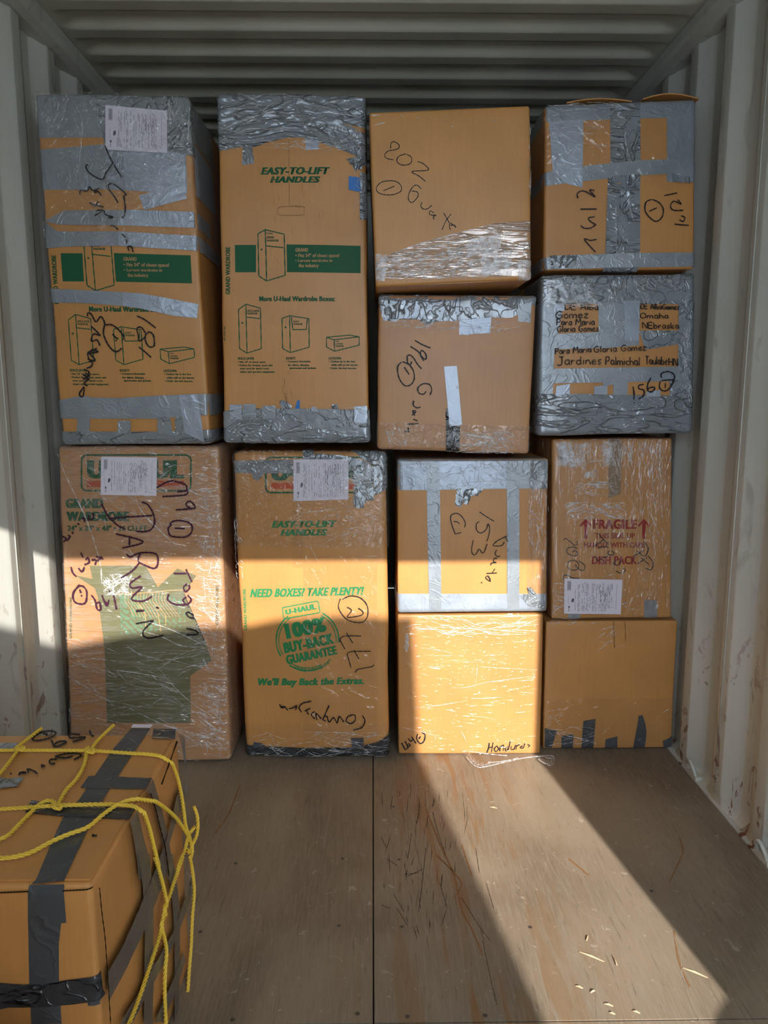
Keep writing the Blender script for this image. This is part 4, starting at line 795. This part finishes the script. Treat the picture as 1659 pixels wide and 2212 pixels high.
b.creases(mb, 1380, 1000, 1440, 1200, 40, 1.4, 14, 50, 1.4, .15, o_); b.creases(mb, 1195, 1260, 1250, 1335, 40, .15, 20, 60, 1.5, .15, o_); b.creases(mb, 1340, 1280, 1380, 1330, 12, -.3, 6, 14, 1.6, .3, o_)
for pl in crop('920,200 960,300 970,480|985,170 990,420|430,410 600,370 790,350|420,600 600,620 820,600|1110,150 1105,380|1210,430 1215,600|1280,380 1300,540|1170,650 1130,770|1310,860 1320,1020|560,1725 640,1715|320,930 380,960 400,1060|800,1560 700,1590|700,1925 860,1890|905,560 960,650', C4): b.stroke(mb, pl, 2.8, o_, .0018, True)
mb.build('film_crease', CREASE, fm, kind='stuff')
for a_ in (((210, 170), (300, 160), (390, 420), (240, 400)), ((420, 190), (520, 180), (500, 460), (420, 430)), ((690, 150), (770, 150), (810, 410), (690, 420)), ((500, 470), (640, 460), (630, 540), (505, 545))): b.quad(*a_, CREASE, C4, name='film_layer', jag=3)
b.lay += .001
paper(b, [(285, 1605), (895, 1617), (878, 1982), (280, 1975)], C4, 11)

b = Carton([(1169, 594), (1502, 590), (1496, 935), (1160, 940)], 2.74, .5, 'box completely covered in silver tape with hand-lettered cardboard windows, marked 156', CB3, r=.012, amp=.003, seed=11)
b.quad((155, 95), (1545, 80), (1520, 360), (150, 355), T_WR, D2, wr=.0025, ext=(.3, .03, .06, 0)); b.quad((150, 350), (365, 350), (285, 760), (145, 765), T_SM, D2, ext=(.3, 0, 0, 0), wr=.001)
b.quad((670, 345), (1045, 345), (1035, 730), (680, 760), T_SM, D2, wr=.001); b.quad((280, 630), (690, 610), (690, 755), (275, 765), T_SM, D2, wr=.001); b.quad((275, 350), (370, 350), (370, 420), (280, 430), T_LT, D2)
b.quad((1035, 598), (1400, 598), (1400, 720), (1090, 770), T_WR, D2, wr=.0015); b.quad((1390, 340), (1540, 340), (1520, 1500), (1385, 1500), T_WR, D2, wr=.002, ext=(0, .03, 0, 0))
b.quad((145, 760), (280, 760), (265, 1180), (130, 1190), T_SM, D2, ext=(.3, 0, 0, 0)); b.quad((265, 940), (1400, 920), (1400, 1050), (262, 1070), T_SM, D2, wr=.001)
b.quad((805, 1040), (940, 1040), (930, 1190), (805, 1180), T_SM, D2); b.quad((1310, 1040), (1400, 1040), (1400, 1190), (1310, 1190), T_WR, D2, wr=.003)
b.strip(*[crop(x, D2)[0] for x in ('130,1165 500,1165 1000,1175 1500,1180', '128,1530 500,1535 1000,1530 1510,1510')], T_HW, ext=(.3, .03, 0, .05), wr=.0015)
b.quad((295, 1095), (415, 1075), (415, 1170), (290, 1175), T_LT, D2); b.quad((632, 1100), (752, 1085), (750, 1170), (632, 1170), T_LT, D2); b.quad((1100, 1145), (1225, 1130), (1225, 1190), (1100, 1190), T_LT, D2)
b.quad((900, 330), (1040, 330), (1030, 690), (905, 690), T_LT, D2); b.quad((700, 1050), (960, 950), (960, 1040), (720, 1100), T_SM, D2)
HF = {'A': (.7, '0,0 .35,1 .7,0|.12,.35 .58,.35'), 'D': (.65, '0,0 0,1 .5,.9 .65,.5 .5,.1 0,0'), 'E': (.55, '.5,1 0,1 0,0 .55,0|0,.5 .45,.5'), 'G': (.7, '.65,.85 .4,1 .05,.7 .05,.25 .35,0 .65,.15 .65,.45 .35,.45'), 'H': (.6, '0,0 0,1|.6,0 .6,1|0,.5 .6,.5'),
      'J': (.55, '.1,1 .6,1|.4,1 .4,.2 .2,-.1 -.05,0'), 'M': (.8, '0,0 .1,1 .4,.4 .7,1 .8,0'), 'N': (.65, '0,0 0,1 .6,0 .6,1'), 'O': (.7, '.35,0 .0,.35 .1,.85 .4,1 .7,.7 .65,.2 .35,0'), 'P': (.55, '0,0 .05,1|0,.95 .4,1 .55,.75 .4,.5 .05,.45'), 'T': (.6, '0,1 .65,1|.32,1 .3,0'),
      'a': (.5, '.45,.55 .15,.6 0,.25 .2,0 .42,.2 .45,.55|.45,.55 .45,.1 .55,0'), 'b': (.5, '0,1 0,0|0,.3 .25,.55 .5,.3 .3,0 0,.05'), 'c': (.4, '.4,.5 .1,.5 0,.2 .2,0 .4,.1'), 'd': (.5, '.45,.5 .1,.5 0,.2 .2,0 .45,.15|.45,1 .45,0'), 'e': (.45, '.0,.3 .42,.35 .3,.6 .05,.45 .05,.1 .25,0 .45,.1'),
      'h': (.45, '0,1 0,0|0,.35 .2,.55 .42,.4 .45,0'), 'i': (.15, '.07,.55 .07,0|.07,.75 .09,.78'), 'k': (.45, '0,1 0,0|.4,.6 .05,.3 .45,0'), 'l': (.15, '.07,1 .07,0'), 'm': (.75, '0,.55 0,0|0,.4 .2,.55 .35,.4 .35,0|.35,.4 .55,.55 .7,.4 .72,0'), 'n': (.45, '0,.55 0,0|0,.4 .25,.55 .42,.35 .45,0'),
      'o': (.45, '.22,0 0,.2 .08,.5 .3,.58 .45,.35 .38,.08 .22,0'), 'r': (.35, '0,.55 0,0|0,.3 .15,.52 .35,.5'), 's': (.35, '.35,.55 .05,.5 .1,.3 .32,.2 .2,0 0,.05'), 'u': (.45, '0,.55 .02,.1 .25,0 .42,.15 .45,.55|.45,.3 .5,0'), 'v': (.4, '0,.55 .2,0 .4,.55'), 'z': (.45, '0,.55 .42,.55 .02,0 .45,0'), ' ': (.3, '')}
def hand(mb, s, txt, x0, y0, x1, y1, h, o, w=1.6):
    tot = sum(HF[c][0]+.16 for c in txt)-.16; u = 0
    for c in txt:
        wd, d = HF[c]
        for pl in crop(d, I0) if d else []:
            q_ = [((u+px_)/tot, py_) for px_, py_ in pl]
            s.stroke(mb, [(o[0]+(x0+(x1-x0)*a)*o[2]+R.uniform(-.2, .2), o[1]+(y0+(y1-y0)*a-h*e)*o[2]+R.uniform(-.2, .2)) for a, e in q_], w, s.lay+.0006)
        u += wd+.16
mb = MB()
for a_ in (('DE Alba', 375, 410, 670, 415, 55), ('Gomez', 290, 490, 580, 485, 65), ('Para Maria', 300, 550, 635, 548, 55), ('Gloria Gomez', 305, 612, 670, 605, 55), ('DE AlbaGomez', 1050, 405, 1395, 412, 48), ('Omaha', 1045, 490, 1295, 490, 48), ('NEbraska', 1065, 578, 1390, 582, 52),
           ('Para Maria', 285, 812, 605, 792, 55), ('Gloria Gomez', 630, 795, 1095, 775, 55), ('Jardines', 310, 905, 695, 900, 72), ('Palmichal', 735, 905, 1040, 910, 72), ('Taulabe', 1090, 900, 1285, 905, 72), ('HN', 1300, 910, 1380, 915, 65)): hand(mb, b, a_[0], *a_[1:5], a_[5], D2, 2.2)
mb.build('hand_lettering', MARK, b.root)
b.strokes('980,1100 990,1170 985,1220|990,1240 993,1248|1075,1080 1030,1090 1035,1120 1075,1130 1075,1180 1030,1210|1140,1020 1110,1080 1115,1140 1150,1145 1175,1110 1140,1105 1115,1120|1225,1050 1215,1100 1240,1135 1290,1130 1335,1070 1340,1040 1235,1045|1270,1070 1268,1110|1235,1020 1230,985 1290,965 1345,990 1350,1030 1330,1060', D2, 3.0)
mb = MB(); b.creases(mb, 1175, 620, 1290, 665, 70, .05, 10, 50, 1.3, .12); b.creases(mb, 1180, 600, 1490, 625, 30, .0, 15, 60, 1.1, .2); b.creases(mb, 1315, 680, 1350, 730, 30, .8, 6, 24, 1.3, .8); b.creases(mb, 1475, 690, 1492, 900, 30, 1.4, 10, 40, 1.4, .2); b.creases(mb, 1170, 860, 1490, 930, 34, .2, 10, 40, 1., .6)
b.creases(mb, 1320, 600, 1400, 660, 22, 1.4, 15, 50, 1.3, .15)
fm = b.wrapfilm(F_CL, 0, .2, exL=.3, off=b.lay+.002); mb.build('film_crease', CREASE, fm, kind='stuff')

b = Carton([(1176, 226), (1504, 212), (1502, 582), (1174, 584)], 2.72, .5, 'top right box marked 154 with crossing bands of grey tape and a lifted flap', CB3, r=.012, amp=.003, seed=12)
b.quad((195, 175), (1560, 130), (1540, 300), (210, 345), T_SM, C2, ext=(.3, .03, .05, 0), wr=.001)
b.quad((235, 340), (540, 325), (530, 930), (265, 790), T_LT, C2, wr=.0015); b.quad((780, 150), (1050, 140), (1050, 700), (780, 720), T_HW, C2, wr=.002, ext=(0, 0, .1, 0)); b.quad((1285, 300), (1545, 300), (1550, 880), (1285, 885), T_SM, C2, wr=.002, ext=(0, .02, 0, 0), jag=1)
b.quad((895, 310), (1045, 310), (1010, 710), (900, 700), T_CR, C2, wr=.004)
b.strip(*[crop(x, C2)[0] for x in ('190,800 530,745 1050,690 1565,680', '200,920 530,880 1050,825 1565,800')], T_SM, ext=(.3, .02, 0, 0)); b.quad((245, 790), (530, 745), (530, 935), (400, 905), T_LT, C2)
b.strip(*[crop(x, C2)[0] for x in ('760,850 900,820 1045,820', '760,920 880,900 900,950 1040,910')], T_CR, wr=.005, jag=2); b.quad((755, 905), (1045, 905), (1045, 1640), (730, 1650), T_HW, C2, wr=.001); b.quad((870, 940), (950, 960), (930, 1540), (830, 1530), T_CR, C2, wr=.004)
b.strip(*[crop(x, C2)[0] for x in ('190,1565 400,1540 900,1525 1550,1515', '200,1665 400,1660 900,1650 1550,1640')], T_SM, ext=(.3, .02, 0, 0), wr=.0012); b.quad((240, 1545), (480, 1540), (475, 1650), (250, 1655), T_CR, C2, wr=.003)
b.quad((720, 1650), (1030, 1645), (1030, 1690), (720, 1695), T_WR, C2, wr=.002, ext=(0, 0, 0, .05)); b.quad((1340, 800), (1520, 850), (1500, 900), (1345, 880), T_CR, C2, wr=.004, jag=2)
b.strokes('635,965 590,960 640,1020 560,975 510,970 480,1000 490,1030|510,1130 655,1130|650,1270 600,1240 580,1210 635,1200|650,1270 600,1300 540,1300 515,1275|512,1365 514,1367|655,1400 600,1410 545,1400 645,1515|1145,1045 1095,1070 1090,1150 1140,1215 1190,1240 1240,1200 1250,1130 1210,1070 1150,1045|1125,1150 1190,1120|1260,1010 1375,985|1380,1045 1410,1085 1345,1060 1315,1100 1340,1140 1430,1140|1410,1190 1445,1205 1430,1240 1395,1225|1350,1265 1480,1275', C2, 2.6)
mb = MB(); b.creases(mb, 1180, 222, 1350, 320, 50, .12, 20, 90, .9, .06)
for pl in crop('230,205 400,200 500,200|400,540 400,640|490,540 450,620 370,710|310,720 340,740 420,720|410,755 480,730 530,718|825,960 830,1520|870,960 940,1080 985,1250|905,1210 860,1300 910,1420|910,320 960,390 905,480 950,690|1340,800 1400,820 1440,830', C2): b.stroke(mb, pl, 2.2, b.lay+.001, .0015, True)
fm = b.wrapfilm(F_CL, 0, .45, exL=.3, off=b.lay+.002); mb.build('film_crease', CREASE, fm, kind='stuff')
p0, p1 = b.c[0], b.c[1]; zt = max(p0[1], p1[1])
for x0, x1, lift, yy in ((.66, .88, .02, .03), (.92, 1.11, .03, .06)):
    mb = MB(); rows = []
    for k in range(7):
        x = x0+(x1-x0)*k/6; zb = p0[1]+(p1[1]-p0[1])*(x-p0[0])/(p1[0]-p0[0]); l = lift*math.sin(math.pi*(.15+.8*k/6))
        rows.append([(x, b.D+.0+yy*.2, zb+l*.8), (x, b.D+.26, zb+.002), (x, b.D+.26, zb-.002), (x, b.D+yy*.2, zb+l*.8-.004)])
    mb.grid(rows, close=True); mb.add(rows[0], [(0, 1, 2, 3)]); mb.add(rows[-1], [(3, 2, 1, 0)]); mb.build('top_flap', CB3, b.root, smooth=False)

# ================================================================== roped carton in the foreground
XR, YF, YB, ZT = -.452, 1.126, 1.68, .60
b = Carton([Vector((-1.13, YF, ZT)), Vector((XR-.006, YF, ZT)), Vector((XR, YF, .002)), Vector((-1.13, YF, .002))], YF, YB-YF, 'large roped box marked 159 Guate in the left foreground on the floor', CB3, r=.012, amp=.003, bulge=.004, seed=13)
rt = b.root; b.px_m = 1/1250.
tp = Flat(rt, lambda x, y: at_z(x, y, ZT+.0035), (0, 0, 1))
def side_hit(x, y, lim=.007):
    p = at_x(x, y, XR+.004) if ray(x, y).x < -1e-4 else None
    if p is None or p.y > YB-.006 or p.y < 0: p = at_y(x, y, YB-.006); p.x = min(p.x, XR+lim)
    return p
sd = Flat(rt, side_hit, (1, 0, 0)); fr = b
# double layer flap ends along the top right and front edges
mb = MB(); mb.box(-1.11, XR-.014, YF+.012, YB-.014, ZT-.001, ZT+.0025); mb.build('top_flap', CB3, rt, smooth=False)
mb = MB(); sd.stroke(mb, crop('1395,225 1340,380 1270,570', A5)[0], 3., .0045); sd.stroke(mb, crop('1180,640 1220,760 1260,920 1300,1080 1330,1300', A5)[0], 2.6, .0045)
sd.stroke(mb, crop('770,250 790,450 815,650 835,930 860,1330', B5)[0], 2.2, .0045); b.stroke(mb, crop('-60,285 230,275', B5)[0], 2.6, b.lay+.002); b.stroke(mb, crop('500,272 740,262', B5)[0], 2.6, b.lay+.002); mb.build('flap_seam', GAP, rt)
tl, tr_ = [crop(x, A5)[0] for x in ('1045,125 900,290 750,510 620,710 500,840 400,1060 290,1327 250,1370', '1200,125 1070,310 940,510 870,610 740,850 630,1080 560,1230 510,1340')]
tp.strip(tl, tr_, T_DK, wr=.0006, cell=.012)
b.strip(*[crop(x, B5)[0] for x in ('222,235 225,520 235,1000 250,1335', '500,230 505,380 468,700 470,1000 490,1335')], T_DK, wr=.0006); b.quad((450, 240), (505, 240), (528, 530), (465, 535), T_DK, B5)
b.strip(*[crop(x, B5)[0] for x in ('-100,990 100,1010 350,1020 500,990 830,955', '-100,1200 200,1200 400,1195 600,1180 860,1150')], T_DKW, wr=.006, cell=.007); b.quad((690, 1150), (800, 1150), (800, 1195), (700, 1195), T_DK, B5)
tp.strip(*[crop(x, A5)[0] for x in ('705,508 1215,522', '640,600 1160,614')], T_DK, wr=.002); tp.strip(*[crop(x, A5)[0] for x in ('250,700 480,735 1085,770', '200,800 500,828 1028,856')], T_DKW, wr=.002)
tp.strip(*[crop(x, A5)[0] for x in ('1225,130 1400,140', '1210,210 1395,215')], T_DKW, wr=.003); tp.strip(*[crop(x, A5)[0] for x in ('0,245 150,245', '0,310 100,300')], T_WR, wr=.002); tp.strip(*[crop(x, A5)[0] for x in ('-20,530 190,520', '0,615 130,600')], T_CR, wr=.003, jag=2)
tp.strip(*[crop(x, A5)[0] for x in ('1060,98 1215,100', '1045,125 1200,127')], PAPER, name='paper_scrap')
S = lambda a, c, o1=A5, o2=None, mt=T_BR, w=.0015: sd.strip(crop(a, o1)[0], crop(c, o1)[0], mt, wr=w)
S('1215,525 1250,640 1300,820 1340,1000 1370,1180 1375,1327', '1160,614 1210,700 1250,860 1290,1020 1320,1160 1330,1327')
S('1090,770 1130,950 1180,1150 1200,1327', '1030,860 1060,1000 1090,1200 1100,1327')
S('1090,-20 1110,120 1135,300 1150,560 1145,830 1140,1080 1140,1335', '1185,-20 1205,200 1215,400 1215,700 1225,900 1215,1100 1210,1335', B5)
S('1310,-20 1340,150 1370,400 1385,700 1385,1000 1382,1335', '1365,-20 1400,200 1425,400 1428,700 1422,1000 1410,1335', B5)
S('845,930 960,730 1090,440 1200,180 1290,-60', '860,1150 980,930 1140,590 1240,350 1370,20', B5)
S('940,1335 1100,1080 1230,850 1370,600 1480,300 1540,-20', '1040,1335 1170,1080 1240,960 1380,690 1500,380 1560,60', B5); S('1220,1320 1300,1130 1380,960 1450,760', '1290,1320 1340,1190 1390,1080 1470,830', B5)
S('1415,170 1440,300 1465,430 1480,560 1400,650 1340,920 1300,1060', '1460,190 1490,320 1500,480 1500,640 1440,760 1390,880 1340,1040')
fo = tp.strokes(['340,175 380,180|365,170 375,195|445,165 400,155 320,170 260,215 290,232 380,215 440,185 448,165|410,225 430,278|430,278 470,275 530,240 470,240 430,265|640,185 560,180 560,210 680,205 580,242|715,148 725,185 750,198', '590,385 650,350 620,335 540,335 470,350 440,360 520,370 580,355|455,380 400,385 400,415 440,415|340,420 330,440 360,430|300,498 270,475 220,460 230,490|150,510 170,485 210,490 150,490|80,495 95,497|735,990 775,992|745,980 740,1000'], A5, 4.2)
# rope
ROPES = [('T', A5, '-60,300 150,297 400,298 700,300 850,308 1050,322 1200,330 1285,345', 'S', A5, '1335,400 1380,520 1410,650 1430,780 1445,900 1465,960 1490,1040 1495,1150', 'S', B5, '1480,0 1505,150 1515,280 1500,500 1490,720 1475,900 1460,1100 1430,1240'),
         ('T', A5, '-60,770 200,755 440,738 640,732 900,728 1060,740', 'S', A5, '1105,790 1150,920 1190,1080 1230,1230', 'S', B5, '1195,0 1240,150 1275,290 1293,380 1270,450 1252,560 1270,640 1290,760 1280,900 1275,1080 1285,1335'),
         ('T', A5, '905,100 850,150 770,230 733,290 715,312 705,275 690,268 688,340 660,440 600,540 530,610 480,700 455,755'), ('T', A5, '330,125 270,170 180,240 115,290'), ('T', A5, '165,268 150,285 120,330 60,410 -20,510'),
         ('T', A5, '455,755 450,725 400,695 340,710 260,780 150,890 60,980 -40,1020'),
         ('T', A5, '-40,1160 100,1150 250,1110 400,1030 550,965 700,910 820,810 920,740 1020,695 1090,686', 'S', A5, '1200,705 1280,760 1360,830 1420,910 1465,985 1497,1060 1500,1110'),
         ('S', A5, '1520,905 1480,960 1455,1030 1440,1100 1400,1180 1370,1300', 'S', B5, '1425,0 1370,150 1310,330 1270,420 1285,470 1250,520 1245,600 1180,800 1120,980 1060,1150 985,1335'),
         ('S', A5, '1512,745 1535,800 1547,900 1530,990 1500,1045 1475,1120 1455,1085')]
def tube3(mb, P, r, strand=3):
    # resample
    Q = [P[0]]
    for a, c in zip(P, P[1:]):
        n = max(1, int((c-a).length/.004))
        for k in range(1, n+1): Q.append(a.lerp(c, k/n))
    for _ in range(2): Q = [Q[0]]+[(Q[i-1]+Q[i]*2+Q[i+1])/4 for i in range(1, len(Q)-1)]+[Q[-1]]
    up = Vector((0, .3, 1)).normalized(); s_ = 0; rows = [[] for _ in range(strand)]
    for i, p in enumerate(Q):
        d = (Q[min(i+1, len(Q)-1)]-Q[max(0, i-1)]).normalized(); e1 = up-d*up.dot(d)
        if e1.length < .05: e1 = Vector((1, 0, 0))-d*d.x
        e1.normalize(); up = e1; e2 = d.cross(e1)
        if i: s_ += (p-Q[i-1]).length
        for k in range(strand):
            ph = s_/.030*2*math.pi+k*2*math.pi/strand; c = p+(e1*math.cos(ph)+e2*math.sin(ph))*r*.52
            rows[k].append([c+(e1*math.cos(t*math.pi/3)+e2*math.sin(t*math.pi/3))*r*.50 for t in range(6)])
    for k in range(strand): mb.grid(rows[k], close=True)
mb = MB(); RR_ = .0046
for rp in ROPES:
    P = []
    for k in range(0, len(rp), 3):
        which, o_, d = rp[k:k+3]
        for x, y in cat_rom(crop(d, o_)[0], 6):
            if which == 'T': p = at_z(x, y, ZT+.006+RR_)
            else: p = side_hit(x, y, .022)+Vector((.005+RR_, 0, 0))
            P.append(p)
    tube3(mb, P, RR_)
for x, y in ((722, 305), (455, 748), (160, 285)):
    c = at_z(A5[0]+x*A5[2], A5[1]+y*A5[2], ZT+.014)
    tube3(mb, [c+Vector((.009*math.cos(t), .006*math.sin(t), .004*math.sin(2*t))) for t in [k*.5 for k in range(14)]], .0040)
tag(mb.build('rope', ROPE), 'yellow twisted rope knotted in a net around the foreground box', 'rope')

# unseen boxes added to keep the open end's light off the roped box
for x0, x1, y0, z0, z1, dp, lb in ((-1.13, -.47, .56, .002, .405, .46, 'plain box added to shade the roped box, just below the picture edge'),
                                   (-1.14, .12, -.52, .002, .90, .42, 'large unseen box added at the container door to block light, lower of two'),
                                   (-1.12, .10, -.52, .908, 1.84, .40, 'large unseen box added at the container door to block light, upper of two')):
    Carton([Vector((x0, y0, z1)), Vector((x1, y0, z1)), Vector((x1, y0, z0)), Vector((x0, y0, z0))], y0, dp, lb, CB3, seed=14)

# ================================================================== lashing rings on the right wall base
def ring(c, label):
    root = thing('lashing_ring', c, label, 'lashing ring', 'steel lashing rings along the floor edge')
    mb = MB(); P = [c+Vector((-.006-.012*math.sin(t), .028*math.cos(t), .012+.045*math.sin(t))) for t in [math.pi*k/14 for k in range(15)]]
    rows = []
    for i, p in enumerate(P):
        d = (P[min(i+1, 14)]-P[max(0, i-1)]).normalized(); e1 = Vector((1, 0, 0)); e2 = d.cross(e1).normalized(); e1 = e2.cross(d)
        rows.append([p+(e1*math.cos(t*math.pi/4)+e2*math.sin(t*math.pi/4))*.006 for t in range(8)])
    mb.grid(rows, close=True); mb.build('ring_loop', STEEL, root)
    mb = MB(); mb.box(c.x-.012, c.x+.028, c.y-.04, c.y+.04, c.z, c.z+.014); mb.build('ring_plate', STEEL, root, smooth=False)
p = at_z(1512, 1675, .004); ring(Vector((1.176, p.y, .004)), 'bent steel lashing ring at the base of right wall near the plain brown box')
p = at_z(1655, 1855, .004); ring(Vector((1.176, p.y, .004)), 'steel lashing ring on right wall base at the right edge of the picture')
